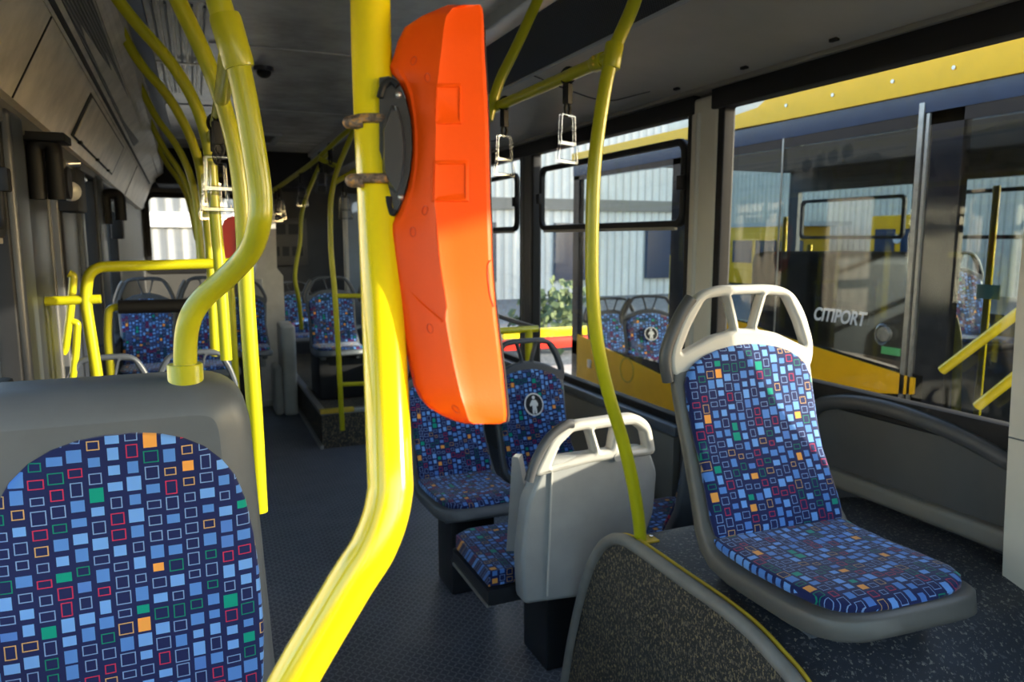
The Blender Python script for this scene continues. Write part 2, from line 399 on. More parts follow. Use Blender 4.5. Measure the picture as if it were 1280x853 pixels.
# rear wall with a wide rear window, front wall with windscreen
b=MB(); rw=(-.42,.58,1.18,1.93)
b.box((XL-.06,YR,0),(rw[0],YR+.06,ZC)).box((rw[1],YR,0),(XR+.035,YR+.06,ZC)).box((rw[0],YR,0),(rw[1],YR+.06,rw[2])).box((rw[0],YR,rw[3]),(rw[1],YR+.06,ZC))
wrear=struct(b.out('wall_rear','wall',smooth=False))
b=MB(); fw=(-.40,1.85,.9,2.2)
b.box((XL-.06,YF-.06,0),(fw[0],YF,ZC)).box((fw[1],YF-.06,0),(XR+.035,YF,ZC)).box((fw[0],YF-.06,0),(fw[1],YF,fw[2])).box((fw[0],YF-.06,fw[3]),(fw[1],YF,ZC))
struct(b.out('wall_front','wall',smooth=False))
# pillars between the right windows
for i,(a,c,m) in enumerate(((2.395,2.565,'pillar'),(4.13,4.29,'wall'),(5.76,5.94,'wall'),(.40,.56,'pillar'))):
    t=struct(MB().box((XR-.03,a,.70 if i in (0,3) else 0),(XR+.01,c,2.06),.018,3).out('trim_%d'%(i+1),m))
    MB().cyl((XR-.028,(a+c)/2+.03,.8),(XR-.028,(a+c)/2+.03,2.0),.012,10).out('bead','shell_light' if i in(0,3) else 'wall',t)
struct(MB().box((XR-.02,.50,.95),(XR+.03,1.12,1.20),.006).out('trim_23','wall'))  # added panel out of view, keeps sun off the right seat's lower back
# near pillar foot is wider, with a joint line
pe=[atx(1281,270,XR-.10),atx(1270,390,XR-.10),atx(1261,540,XR-.10),atx(1255,660,XR-.10),atx(1247,870,XR-.10)]
t=struct(MB().prism([Vector((XR-.10,p.y,p.z)) for p in pe]+[Vector((XR-.10,pe[-1].y-.07,pe[-1].z)),Vector((XR-.10,pe[0].y-.09,2.05)),Vector((XR-.10,pe[0].y-.03,2.05))],(.09,0,0)).out('trim_5','pillar'))
MB().box((XR-.104,pe[2].y-.06,1.015),(XR-.098,pe[2].y-.003,1.018)).out('joint','shell_dark',t,False)
# right-hand windows: gasket, pane, opening fanlight
def window(n,w,x,side=1,fan=None,mullion=None,trim=True,gm='black',g=.03):
    a,c,z0,z1=w
    o=plate('window_%d'%n,rrect(a-g,z0-g,c+g,z1+g*1.6,.02),[rrect(a+g*.4,z0+g*.4,c-g*.3,z1-g*.3,.018)],.05,.006,YZ(x+side*.0),gm); struct(o)
    MB().box((x+side*.014,a-.005,z0-.005),(x+side*.018,c+.005,z1+.005)).out('pane','glass',o,False)
    if fan:
        f0,f1,h0,h1=fan
        fo=plate('fanlight_frame',rrect(f0,h0,f1,h1,.055),[rrect(f0+.03,h0+.03,f1-.03,h1-.03,.035)],.03,.008,YZ(x-side*.015),'black',o)
        for yy in (f0+.01,f1-.01):
            MB().box((x-side*.045,yy-.022,(h0+h1)/2-.03),(x-side*.02,yy+.022,(h0+h1)/2+.03),.006).out('latch','black',fo)
        MB().box((x-side*.028,f0+.06,h0-.012),(x-side*.01,f1-.06,h0+.004),.003).out('sill_strip','greytrim',fo)
    return o
window(1,w1,XR)
window(2,w2,XR,fan=(2.60,4.02,1.55,1.92))
window(3,w3,XR,fan=(4.36,5.66,1.55,1.92))
window(4,w0,XR)
window(5,w4,XR)
for i,wv in enumerate(wl_open): 
    window(6+i,wv,XL,-1,fan=(wv[0]+.1,wv[1]-.04,1.5,1.80) if i==2 else None,g=.02,gm='wall' if i in (3,) else 'black')
o=plate('window_12',rrect(rw[0]-.03,rw[2]-.03,rw[1]+.03,rw[3]+.03,.06),[rrect(rw[0]+.02,rw[2]+.02,rw[1]-.02,rw[3]-.02,.05)],.03,.006,XZat(YR),'black'); struct(o)
MB().box((rw[0],YR+.02,rw[2]),(rw[1],YR+.026,rw[3])).out('pane','glass',o,False)
o=plate('window_13',rrect(fw[0]-.03,fw[2]-.03,fw[1]+.03,fw[3]+.03,.06),[rrect(fw[0]+.02,fw[2]+.02,fw[1]-.02,fw[3]-.02,.05)],.03,.006,XZat(YF),'black'); struct(o)
MB().box((fw[0],YF-.03,fw[2]),(fw[1],YF-.024,fw[3])).out('pane','glass',o,False)
# curved padded ledge under the near right window and the wall skirting on the podium
led=[(1.86,.90),(1.80,.955),(1.70,.985),(1.56,.995),(1.41,.985),(1.28,.962),(1.18,.935),(1.05,.90)]
P=catmull([Vector((XR-.03,y,z)) for y,z in led])
struct(MB().tube(P,.024,12).out('trim_6','grip'))
Pn=[Vector((XR-.012,p.y,p.z)) for p in P]
struct(MB().prism([Vector((XR-.02,p.y,p.z)) for p in P]+[Vector((XR-.02,1.0,.72)),Vector((XR-.02,2.2,.72)),Vector((XR-.02,2.2,.80)),Vector((XR-.02,1.95,.86))],(.03,0,0)).out('trim_7','wall',smooth=False))
struct(MB().box((XR-.055,.3,.70),(XR,2.25,.755),.015,3).out('baseboard_right','wall_light'))
# sill ledges lower windows
struct(MB().box((XR-.07,2.55,.655),(XR+.0,5.8,.70),.012,2).out('trim_8','shell_dark'))
struct(MB().box((XR-.04,2.6,.2),(XR+.0,5.3,.64),.01,2).out('trim_9','wall_light'))
# black header over the right windows
struct(MB().box((XR-.045,.9,2.0),(XR+.0,2.42,2.085),.008).box((XR-.04,2.54,2.0),(XR+.0,5.8,2.075),.008).out('trim_10','black'))
# right cove: big beige panel, mesh vent, light strip
def cove(name,x0,z0,x1,z1,m,y0=YF,y1=YR,th=.015):
    d=Vector((z0-z1,0,x1-x0)).normalized()*th
    if d.z<0: d=-d
    return struct(MB().prism([(x0,y0,z0),(x1,y0,z1),(x1+d.x,y0,z1+d.z),(x0+d.x,y0,z0+d.z)],(0,y1-y0,0)).out(name,m,smooth=False))
cv=cove('trim_11',1.90,2.083,1.37,2.205,'cove')
cove('trim_12',1.36,2.20,1.17,2.315,'mesh')
struct(MB().tube([(1.37,YF,2.20),(1.37,YR,2.20)],.010,8).out('trim_13','strip'))
struct(MB().box((1.07,YF,2.295),(1.17,YR,2.345),.012).out('trim_14','strip'))
struct(MB().box((1.86,YF,2.075),(1.925,YR,2.10),.008).out('trim_15','wall_light'))
# seams and screws of cove panels
for (pts) in ([(790,80),(800,110),(820,118),(900,122)],):
    pass
sm=[]
for y0 in (1.45,3.0,4.5):
    q=[(1.38,y0,2.199),(1.55,y0+.03,2.162),(1.70,y0+.03,2.128),(1.76,y0-.04,2.113),(1.78,y0-.3,2.110)]
    MB().tube(fillet(q,.06),.0022,6).out('panel_seam','black',cv)
for y0 in (1.75,2.55,2.15): MB().box((1.81,y0,2.094),(1.825,y0+.03,2.106),.002).out('screw','black',cv)
# ---- left air duct with hatch
def ring(y,pts): return [Vector((x,y,z)) for x,z in pts]
secA=[(-.47,1.855),(-.42,1.87),(-.30,2.115),(-.292,2.130),(-.19,2.26),(-.19,2.34),(-.47,2.34)]
secB=[(-.47,1.765),(-.44,1.775),(-.345,2.000),(-.338,2.012),(-.235,2.10),(-.22,2.34),(-.47,2.34)]
def duct_pt(y,f,lower=True):   # f 0..1 across the lower sloping face
    t=(y-2.2)/5.6
    a0=Vector((-.42,y,1.87)).lerp(Vector((-.44,y,1.775)),t); a1=Vector((-.30,y,2.115)).lerp(Vector((-.345,y,2.0)),t)
    b0=Vector((-.292,y,2.13)).lerp(Vector((-.338,y,2.012)),t); b1=Vector((-.19,y,2.26)).lerp(Vector((-.235,y,2.10)),t)
    return a0.lerp(a1,f) if lower else b0.lerp(b1,f)
def lerps(t): return [(a[0]*(1-t)+b[0]*t,a[1]*(1-t)+b[1]*t) for a,b in zip(secA,secB)]
rings=[ring(YF,lerps(-.5)) , ring(2.2,secA), ring(7.4,lerps(.93)), ring(7.75,[(x*.98-.0,z+.0) for x,z in secB])]
du=struct(MB().loft(rings).out('trim_16','duct',angle=25))
# black slot and finned grille along the duct
n_=Vector((-.9,0,-.4)).normalized()
def strip_on(y0,y1,f0,f1,lower,off,th,m,name,par):
    nrm=(duct_pt(y0,1,lower)-duct_pt(y0,0,lower)).cross(Vector((0,1,0))).normalized()
    if nrm.z>0: nrm=-nrm
    q=[duct_pt(y0,f0,lower),duct_pt(y0,f1,lower),duct_pt(y1,f1,lower),duct_pt(y1,f0,lower)]
    return MB().prism([p+nrm*off for p in q],nrm*th).out(name,m,par,False)
strip_on(YF,5.2,.02,.55,False,0,.004,'fins','grille',du)
strip_on(YF,7.6,.94,1.0,True,0,.003,'black','slot',du)
strip_on(YF,7.6,.885,.925,True,0,.004,'duct','lip',du)
strip_on(YF,7.6,.60,1.0,False,.0,.006,'duct','rail',du)
# hatch on the duct: raised flush lid with dark joint
lid=strip_on(3.27,4.83,.150,.815,True,0,.0015,'black','hatch_joint',du)
strip_on(3.33,4.77,.18,.78,True,.0015,.004,'duct','hatch_lid',lid)
for yy,ff in ((3.5,.2),(4.1,.2),(4.6,.2)):
    p=duct_pt(yy,.19); MB().box(p-Vector((.01,.03,.012)),p+Vector((.006,.03,.006)),.002).out('hinge','black',lid)
for yy in (2.35,5.9): strip_on(yy,yy+.008,.0,.88,True,0,.003,'black','panel_seam',du)
# left upper wall panel under the duct
struct(MB().box((XL,YF,1.80),(XL+.03,YR,1.88),.008).out('trim_17','wall'))
# ceiling fittings
t=thing('ceiling_grille','long slatted metal air grille in the ceiling beside the left duct','grille',(-.02,3.8,ZC-.01))
MB().box((-.12,2.95,ZC-.012),(.10,4.75,ZC)).out('frame','ceiling',t)
for k in range(9):
    x=-.10+k*.022; MB().box((x,2.98,ZC-.022),(x+.008,4.72,ZC-.012)).out('slat','alu' if k%2 else 'shell_dark',t,False)
MB().box((-.12,3.9,ZC-.028),(.10,3.93,ZC-.02)).out('crossbar','alu',t)
c=atz(320,172,ZC); t=thing('roof_vent','square black ceiling vent with pale frame far down the bus','vent',c)
plate('frame',rrect(c.x-.18,c.y-.35,c.x+.18,c.y+.35,.04),[rrect(c.x-.13,c.y-.27,c.x+.13,c.y+.27,.03)],.02,.005,Matrix.Translation((0,0,ZC-.01)),'strip',t)
MB().box((c.x-.13,c.y-.27,ZC-.006),(c.x+.13,c.y+.27,ZC)).out('opening','black',t)
c=atz(330,92,ZC-.03); t=thing('ceiling_sensor','small black dome fitting on the ceiling','sensor',c)
MB().tube([c+Vector((0,0,.03)),c+Vector((0,0,.01))],.05,16).out('base','blackgloss',t); MB().sphere(c+Vector((0,0,.005)),.035,14,8,(1,1,.8)).out('dome','black',t)
# smooth dark blue grey side band of ceiling by the duct
struct(MB().box((-.19,YF,ZC-.012),(-.125,7.8,ZC),.004).out('trim_18','blue_panel'))
# black rear header box
t=struct(MB().box((-.3,7.6,2.0),(1.1,8.28,ZC),.03).out('trim_19','black'))

# ================================================================== PODIUMS
# near right podium with rounded speckled side and nosing
PZ=.70; PX=1.05
def podium_outline():
    # y,z outline of the aisle face: rises at the far end, falls away at the near end
    px=[(700,900),(708,853),(719,790),(735,725),(750,690),(765,676),(782,676),(805,690),(850,722),(900,757),(940,790),(975,828),(996,853),(1026,900),(1052,955),(1072,1015),(1088,1100)]
    return [(atx(a,b_,PX).y,atx(a,b_,PX).z) for a,b_ in px]
ol=podium_outline()
P2=catmull([Vector((PX,y,z)) for y,z in ol],5)
t=thing('wheel_podium','speckled dark wheel-arch podium with grey nosing under the large blue seat','podium',(1.5,1.4,0))
zmax=max(p.z for p in P2); print('podium z',zmax)
top=[p for p in P2]
side=[Vector((PX-.004,p.y,p.z-.012)) for p in P2]+[Vector((PX-.004,P2[-1].y,0)),Vector((PX-.004,P2[0].y,0))]
MB().prism(side,(.012,0,0)).out('side_panel','pod_side',t,False)
rings=[[p,Vector((XR-.002,p.y,p.z)),Vector((XR-.002,p.y,max(p.z-.02,0))),Vector((PX,p.y,max(p.z-.02,0)))] for p in P2]
topz=MB(); topz.loft(rings); topz.out('top_sheet','pod_top',t)
MB().box((PX+.02,1.1,0),(XR-.002,1.6,.45)).out('core','pod_top',t,False)
MB().tube([p+Vector((-.004,0,.002)) for p in P2],.017,12).out('nosing','greytrim',t)
MB().tube([p+Vector((.019,0,.010)) for p in P2],.005,8).out('nosing_line','amber',t)
# vinyl on top: flat sheet from far end to the wall
# left podium under near left seat and onwards
t=thing('left_podium','low dark podium under the near left seat','podium',(-.2,1.3,0))
MB().box((XL+.01,.75,0),(-.02,2.35,.62),.02).out('box','pod_side',t)
# rear right step podium
t=thing('rear_step_podium','raised dark rear platform with aluminium edged step on the right','podium',(1.2,6.5,0))
MB().box((.77,5.27,0),(XR-.01,8.2,.262)).out('body','pod_side',t,False)
MB().box((.755,5.25,.255),(.80,8.0,.285),.006).out('edge_strip','alu',t)
MB().box((.76,5.25,.25),(XR-.01,5.30,.285),.006).out('front_strip','alu',t)
MB().box((.757,5.245,.258),(1.0,5.29,.292),.006).out('nosing_line','amber',t)
MB().box((.75,5.25,0),(.775,7.4,.03),.004).out('kick_strip','alu',t)
t=thing('rear_left_podium','low black platform under the two far left seats','podium',(-.2,5.4,0))
MB().box((XL+.01,4.55,0),(.14,7.2,.30),.02).out('body','door',t)

# ================================================================== SEATS
def sgnp(v,p): return math.copysign(abs(v)**p,v)
def superloft(path,n=28,p=.4,uv=False):
    """path: list of (y,z,halfwidth,thickness,dome); front side is -normal"""
    rings=[];uvs=[];L=0
    for i,(y,z,hw,th) in enumerate(path):
        a=path[max(0,i-1)];c=path[min(len(path)-1,i+1)]
        T=Vector((0,c[0]-a[0],c[1]-a[1]))
        if T.length<1e-6: T=Vector((0,0,1))
        T.normalize(); N=Vector((0,-T.z,T.y))     # points to the sitter
        if i: L+=math.hypot(y-path[i-1][0],z-path[i-1][1])
        R=[];U=[]
        for k in range(n):
            t=2*PI*k/n; x=hw*sgnp(math.cos(t),p); h=th/2*sgnp(math.sin(t),p)
            R.append(Vector((x,y,z))+N*h); U.append((x+.5,L+.5))
        rings.append(R);uvs.append(U)
    b=MB(); b.loft(rings,True,uvs if uv else None); return b
def make_seat(label,group=None,shell='shell',handle='shell_light',name='bus_seat',emblem=False,dark_grip=True):
    t=thing(name,label,'seat',(0,0,0),group)
    # shell: front lip -> pan -> heel -> back
    sh=[(-.418,.070,.07,.025),(-.414,.068,.125,.04),(-.402,.064,.165,.050),(-.378,.060,.195,.056),(-.345,.056,.212,.058),(-.29,.050,.220,.058),(-.18,.044,.220,.056),(-.08,.042,.222,.055),(-.02,.05,.222,.055),(.015,.075,.222,.055),(.04,.11,.220,.05),(.07,.17,.214,.045),(.115,.26,.208,.042),(.145,.35,.214,.04),(.165,.43,.220,.036),(.175,.47,.220,.034),(.178,.485,.21,.03)]
    superloft(sh,32,.30).out('shell',shell,t,True,50)
    cu=[(-.392,.086,.06,.012),(-.387,.090,.115,.020),(-.374,.093,.152,.028),(-.352,.095,.178,.032),(-.315,.095,.195,.034),(-.24,.090,.201,.034),(-.14,.084,.203,.034),(-.05,.084,.203,.032),(-.012,.088,.203,.028),(.004,.090,.2,.02)]
    superloft(cu,32,.42,True).out('seat_cushion','fabric',t,True,60)
    bk=[(-.005,.098,.19,.018),(.0,.105,.196,.026),(.018,.14,.198,.034),(.042,.19,.194,.036),(.078,.26,.190,.036),(.108,.33,.194,.036),(.132,.40,.199,.036),(.145,.445,.198,.034),(.152,.475,.186,.032),(.156,.495,.165,.030),(.160,.512,.135,.027),(.163,.525,.095,.022),(.165,.533,.05,.016),(.166,.536,.015,.008)]
    superloft(bk,32,.42,True).out('back_cushion','fabric',t,True,60)
    # grab handle
    H=[(-.222,.455),(-.232,.52),(-.195,.615),(-.150,.672),(-.09,.690),(.09,.690),(.150,.672),(.195,.615),(.232,.52),(.222,.455),(.10,.42),(-.10,.42)]
    outer=roundpoly(H,.05)
    hl=roundpoly([(-.200,.520),(-.170,.590),(-.128,.657),(-.062,.664),(-.034,.574),(-.10,.562)],.014)
    hr=[(-x,z) for x,z in hl]; hm=roundpoly([(-.050,.666),(.050,.666),(.021,.576),(-.021,.576)],.008)
    lean=math.radians(3)
    mt=Matrix.Translation((0,.168,0))@Matrix.Rotation(-0.02,4,'X')@XZ
    plate('grab_handle',outer,[hl,hr,hm],.034,.010,mt,handle,t)
    if dark_grip:
        g=[(-.225,.45),(-.236,.52),(-.20,.61),(-.165,.66)]
        MB().tube(catmull([Vector((x-.002,.176,z)) for x,z in g]),.0165,10).out('grip','grip',t)
    MB().box((-.17,-.30,-.005),(-.13,.02,.03),.005).out('bracket','shell_dark',t)
    MB().box((.13,-.30,-.005),(.17,.02,.03),.005).out('bracket','shell_dark',t)
    if emblem:
        m_=Matrix.Translation((0,.092,.375))@Matrix.Rotation(-.30,4,'X')@XZ
        N_=32
        circ=[(.056*math.cos(2*PI*k/N_),.056*math.sin(2*PI*k/N_)) for k in range(N_)]; cin=[(x*.88,z*.88) for x,z in circ]
        disc=plate('emblem_disc',cin,[],.004,.0005,m_,'black',t)
        plate('emblem_ring',circ,[cin],.006,.001,m_,'white',t)
        fig=[(-.012,.022),(.012,.022),(.024,.002),(.02,-.012),(.012,-.006),(.013,-.046),(.003,-.046),(0,-.022),(-.004,-.046),(-.014,-.046),(-.011,-.004),(-.024,-.010),(-.026,.0)]
        plate('emblem_figure',roundpoly(fig,.003,2),[],.008,.0005,m_,'white',disc)
        hd=[(.009*math.cos(2*PI*k/14),.034+.009*math.sin(2*PI*k/14)) for k in range(14)]
        plate('emblem_head',hd,[],.008,.0005,m_,'white',disc)
    return t
seat=make_seat('large blue chequered bus seat on the near right podium, pale grab handle, sunlit back')
seat.location=(1.30,1.345,.692); seat.rotation_euler=(0,0,math.radians(-3)); seat.scale=(.98,1,1)
def place(src,loc,label,rot=0,scale=1,group=None):
    o=copy_tree(src,loc,label); o.rotation_euler=(0,0,rot); o.scale=(scale,scale,scale)
    if group: o['group']=group
    return o
mid=make_seat('blue seat with round person emblem on its back, facing us beyond the orange case',shell='shell_dark',handle='slate',emblem=True)
mid.location=(1.425,2.98,.37); mid.scale=(.87,1,.96)
mid2=make_seat('blue seat partly hidden behind the orange case, left of the emblem seat',shell='shell_dark',handle='slate')
mid2.location=(1.01,3.0,.37); mid2.scale=(.86,1,.96)
far=[((-.295,4.95,.66),'farthest left blue seat behind the green-yellow door rail',0),((.055,4.95,.66),'far blue seat right of its twin behind the door rail',0),
 ((.98,5.85,.60),'blue seat on the rear right platform nearest the ribbed yellow pole',0),((1.42,5.85,.60),'blue seat on the rear right platform hidden mostly by the big front pole',0),
 ((.90,7.75,.46),'small far blue seat at the very back beside the white tower',0),((.34,6.4,.55),'far blue seat seen between the two left poles below the red case',0)]
for p,l,r in far:
    o=place(mid2,p,l,r,.88,'blue chequered seats in the rear of the bus')
    if p[0]<.1: o.scale=(.73,.88,.88)
# rear-facing seats behind the near left seat: only their handles rise into view
hs=make_seat('grey framed rear-facing seat behind near left seat, left of the pair',shell='shell_dark',handle='slate',dark_grip=False)
pl=at(115,445,3.0); hs.location=(-.315,3.15,pl.z-.585); hs.rotation_euler=(0,0,PI); hs.scale=(.65,.8,.85)
q_=at(243,438,3.0); ho=place(hs,(q_.x,3.15,pl.z-.585),'grey framed rear-facing seat behind near left seat, beside the yellow pole',PI); ho.scale=(.65,.8,.85)
for i,(p,l) in enumerate((((-.18,5.15,.45),'black box plinth under the two far left seats'),((1.2,6.05,.42),'black box plinth under the rear right platform seats'))):
    w_=.40 if i==0 else .50
    zb=.30 if i==0 else .262
    tag(MB().box((p[0]-w_*.75,p[1]-.35,zb),(p[0]+w_*.75,p[1]+.1,.61),.02).out('seat_plinth','black'),l,'plinth')
# supports of mid seats
for x,l in ((1.42,'emblem seat'),(1.02,'blue seat left of the emblem seat')):
    tag(MB().box((x-.10,2.8,0),(x+.10,3.0,.362),.02).out('seat_pedestal','door'),'dark pedestal carrying the '+l,'pedestal')
tag(MB().box((.24,6.2,0),(.44,6.4,.55),.02).out('seat_pedestal','black'),'black pedestal under the far seat seen between the left poles','pedestal')
for x in (-.315,q_.x): tag(MB().box((x-.12,3.2,0),(x+.12,3.4,pl.z-.60),.02).out('seat_pedestal','door'),'dark pedestal below the rear-facing seat '+('next to the door' if x<-.25 else 'next to the aisle'),'pedestal')

# near left seat: broad moulded shell with fabric back facing us
t=thing('wide_back_seat','near left seat with blue chequered back in a broad slate grey moulded shell','seat',(-.11,1.3,.62))
so_=roundpoly([(-.40,.66),(-.40,1.276),(.066,1.276),(.095,.66)],[.02,.02,.085,.02],9)
plate('shell',so_,[],.185,.05,Matrix.Translation((0,1.325,0))@XZ,'shell_dark',t)
# fabric back: domed sheet with arched top
rings=[];uvs=[]
ys=[(.735,.185),(.76,.19),(.85,.195),(.95,.192),(1.02,.186),(1.08,.176),(1.12,.163),(1.15,.145),(1.175,.12),(1.192,.09),(1.203,.055),(1.208,.02)]
for z,hw in ys:
    R=[];U=[];n=32
    for k in range(n):
        tt=2*PI*k/n; x=-.122+hw*sgnp(math.cos(tt),.5); yv=1.238-.016*sgnp(math.sin(tt),.5)*(1 if math.sin(tt)>0 else .3)
        R.append(Vector((x,yv,z))); U.append((x+.5,z*1.0))
    rings.append(R);uvs.append(U)
MB().loft(rings,True,uvs).out('back_cushion','fabric',t,True,60)
rings=[];uvs=[]
for y,hw in ((1.222,.17),(1.21,.19),(1.1,.2),(.95,.195),(.86,.17),(.84,.10)):
    R=[];U=[]
    for k in range(32):
        tt=2*PI*k/32; x=-.122+hw*sgnp(math.cos(tt),.5); R.append(Vector((x,y,.70+.035*sgnp(math.sin(tt),.5)))); U.append((x+.5,y))
    rings.append(R);uvs.append(U)
MB().loft(rings,True,uvs).out('seat_cushion','fabric',t,True,60)
MB().box((-.36,.84,.62),(.09,1.24,.668),.02,3).out('seat_base','shell_dark',t)
MB().box((-.40,1.28,1.25),(-.285,1.42,1.276),.008).out('end_trim','black',t)

# grey backed flip seat in the middle right, seen from behind
t=thing('grey_backed_seat','grey plastic backed seat facing the rear, sunlit top, beside the podium','seat',(1.1,1.98,0))
def P95(px,py): p=at(px,py,1.95); return (p.x,p.z)
cov=[P95(655,757),P95(652,700),P95(660,630),P95(678,588),P95(690,576),P95(812,560),P95(822,590),P95(818,640),P95(790,722),P95(742,745),P95(690,752)]
plate('back_cover',roundpoly(cov,.02,3),[],.07,.012,XZat(1.985),'cover',t)
H=[P95(664,598),P95(690,545),P95(716,528),P95(795,517),P95(812,528),P95(820,568),P95(740,578)]
h1=roundpoly([P95(688,584),P95(700,556),P95(716,540),P95(734,537),P95(742,566),P95(716,574)],.008,3)
h2=roundpoly([P95(742,537),P95(768,533),P95(763,562),P95(750,564)],.006,3)
h3=roundpoly([P95(776,532),P95(792,531),P95(804,540),P95(808,560),P95(790,562),P95(772,560)],.008,3)
plate('grab_handle',roundpoly(H,.03,4),[h1,h2,h3],.05,.012,XZat(1.965),'shell_light',t)
MB().tube(catmull([at(x_,y_,1.93) for x_,y_ in ((661,602),(670,575),(686,548),(706,532),(716,530))]),.0145,10).out('grip','grip',t)
c=at(773,572,1.938); MB().tube([c,c+Vector((0,.006,0))],.014,16).out('badge','shell_light',t)
a=at(690,585,1.945); c=at(684,745,1.945); MB().tube([a,c],.004,6).out('panel_rib','shell_light',t)
# its side rail and cushion beyond
q=[at(640,572,2.22),at(648,572,2.22),at(655,610,2.2),at(656,690,2.16),at(650,702,2.16),at(632,700,2.18),at(636,640,2.2)]
MB().prism([Vector(v) for v in q],(.03,.035,0)).out('side_rail','cover',t,True)
cz=.455; cq=[atz(603,692,cz),atz(618,684,cz),atz(660,700,cz),atz(660,735,cz),atz(640,736,cz)]
r0=[Vector((p.x,p.y,cz)) for p in cq]
_p=MB().prism([(.80,2.06,cz),(.80,2.38,cz),(.86,2.42,cz),(1.24,2.42,cz),(1.24,2.06,cz)],(0,0,-.05)); fo=_p.out('seat_cushion','fabric',t)
fc=fo.data; ul=fc.uv_layers.new(name='UVMap')
for lp in fc.loops:
    co=fc.vertices[lp.vertex_index].co; ul.data[lp.index].uv=(co.x+2,co.y+2+co.z)
MB().prism([(.79,2.04,cz-.055),(.79,2.39,cz-.055),(.86,2.44,cz-.055),(1.26,2.44,cz-.055),(1.26,2.04,cz-.055)],(0,0,-.05)).out('seat_base','door',t)
MB().box((.785,2.04,.345),(.80,2.38,.355),.002).out('edge_trim','alu',t)
MB().box((1.05,2.15,0),(1.25,2.35,.35),.01).out('pedestal','door',t)
# dark seat by the wall between grey seat and podium
ds=make_seat('dark grey shelled seat by the window, wedged between grey backed seat and podium',shell='shell_dark',handle='slate',dark_grip=False)
ds.location=(1.66,2.1,.32); ds.rotation_euler=(0,0,PI)

# ================================================================== YELLOW POLES AND RAILS
def collar(c,axis,r,l,m,parent,name='collar',n=18):
    a=Vector(axis).normalized(); return MB().tube([c-a*l/2,c-a*l/2*.85,c+a*l/2*.85,c+a*l/2],[r*.93,r,r,r*.93],n).out(name,m,parent)
# big front pole
t=thing('front_pole','thick bright yellow foreground pole bending down to the left, orange case clamped on it','pole',atd(365,853,.60))
fp=[atd(458,-330,.735),(atd(463,0,.70)),atd(468,152,.69),atd(475,300,.675),atd(486,560,.625),atd(486,625,.615),atd(468,682,.605),atd(435,735,.60),atd(365,855,.595),atd(345,905,.595),atd(342,1000,.6),atd(345,1500,.62)]
fpP=catmull([Vector(p) for p in fp],10)
MB().tube(fpP,.0190,32).out('tube','yellow_big',t)
clamps=[]
for (y_,dep) in ((152,.69),(225,.682)):
    c=atd(472 if y_>200 else 469,y_,dep)
    cl_=MB().tube([c+Vector((.0207*math.cos(a),.0207*math.sin(a),.0)) for a in [2*PI*k/24 for k in range(24)]],.0045,8,closed=True).out('hose_clamp','rust',t)
    e=atd(441,y_+1,dep-.016); MB().tube([e-RGT*.002,e+RGT*.010],.0062,12).out('clamp_screw','rust',cl_)
    e2=atd(436+(3 if y_>200 else 0),y_+1,dep-.014); MB().sphere(e2,.0058,10,8).out('screw_head','rust',cl_)
# orange validator case
t=thing('orange_case','bright orange moulded plastic case clamped on the big yellow pole','case',atd(560,530,.66))
rows=[(6,560,578,600),(10,550,566,603),(20,527,558,604.5),(34,506,555,605),(52,497,553,605.5),(70,492,551,606),(84,487,549,607),(92,490,548.5,607.5),(103,499,547,608),(120,506.5,546,609),(140,511,545,610),(165,514,545,611),(190,514.5,544,611.5),(212,513,544,612),(235,509,543.5,612.5),(255,502,543.5,613),(268,496,544,613.5),(280,488,544.5,614),(292,487,545,614.3),(320,489,548,615),(350,493,552,616.5),(380,497,558,619),(400,500,557,621),(430,506,562,624.5),(460,512,568,628),(482,517,573,630),(498,525,577,631.5),(510,536,581,632.5),(520,553,584,633),(527,570,587,632),(530,582,592,626)]
def Dz(r): return .700-.050*(r/530.)
def case_pt(r,f,off=0.0):
    """f in 0..1 left->ridge, 1..2 ridge->right edge; off = towards the viewer"""
    for i in range(len(rows)-1):
        if rows[i][0]<=r<=rows[i+1][0]: break
    a,b=rows[i],rows[i+1]; k=(r-a[0])/(b[0]-a[0]); L,Rg,Rt=[a[j]+(b[j]-a[j])*k for j in (1,2,3)]
    D=Dz(r); e=min(1,.72+.28*(r-5)/30,.72+.28*(531-r)/30)
    dl,dr,dt=D-.004,D-.030*e,D-.012*e
    if f<=1: return atd(L+(Rg-L)*f,r,dl+(dr-dl)*f**.9-off)
    return atd(Rg+(Rt-Rg)*(f-1),r,dr+(dt-dr)*(f-1)-off)
rings=[]
for (r,L,Rg,Rt) in rows:
    notch= 84<=r<=285
    ring_=[case_pt(r,f) for f in (0,)]
    D=Dz(r); s_=.5 if (r<12 or r>524) else 1
    ring_=[atd(L+1.5,r,D+.0015),case_pt(r,.0),case_pt(r,.06,.0035*s_),case_pt(r,.16,.0035*s_ if notch else .0030*s_),case_pt(r,.26,.0005 if notch else .002*s_),case_pt(r,.45),case_pt(r,.7),case_pt(r,.93),case_pt(r,1.0,.0008),case_pt(r,1.07),case_pt(r,1.35),case_pt(r,1.7),case_pt(r,1.93,0),case_pt(r,1.98,-.002),atd(Rt,r,D-.004),atd(Rt-1,r,D+.012),atd((L+Rt)/2+18,r,D+.014),atd(L+14,r,D+.012)]
    rings.append(ring_)
body=MB().loft(rings).out('front_shell','orange',t,True,28)
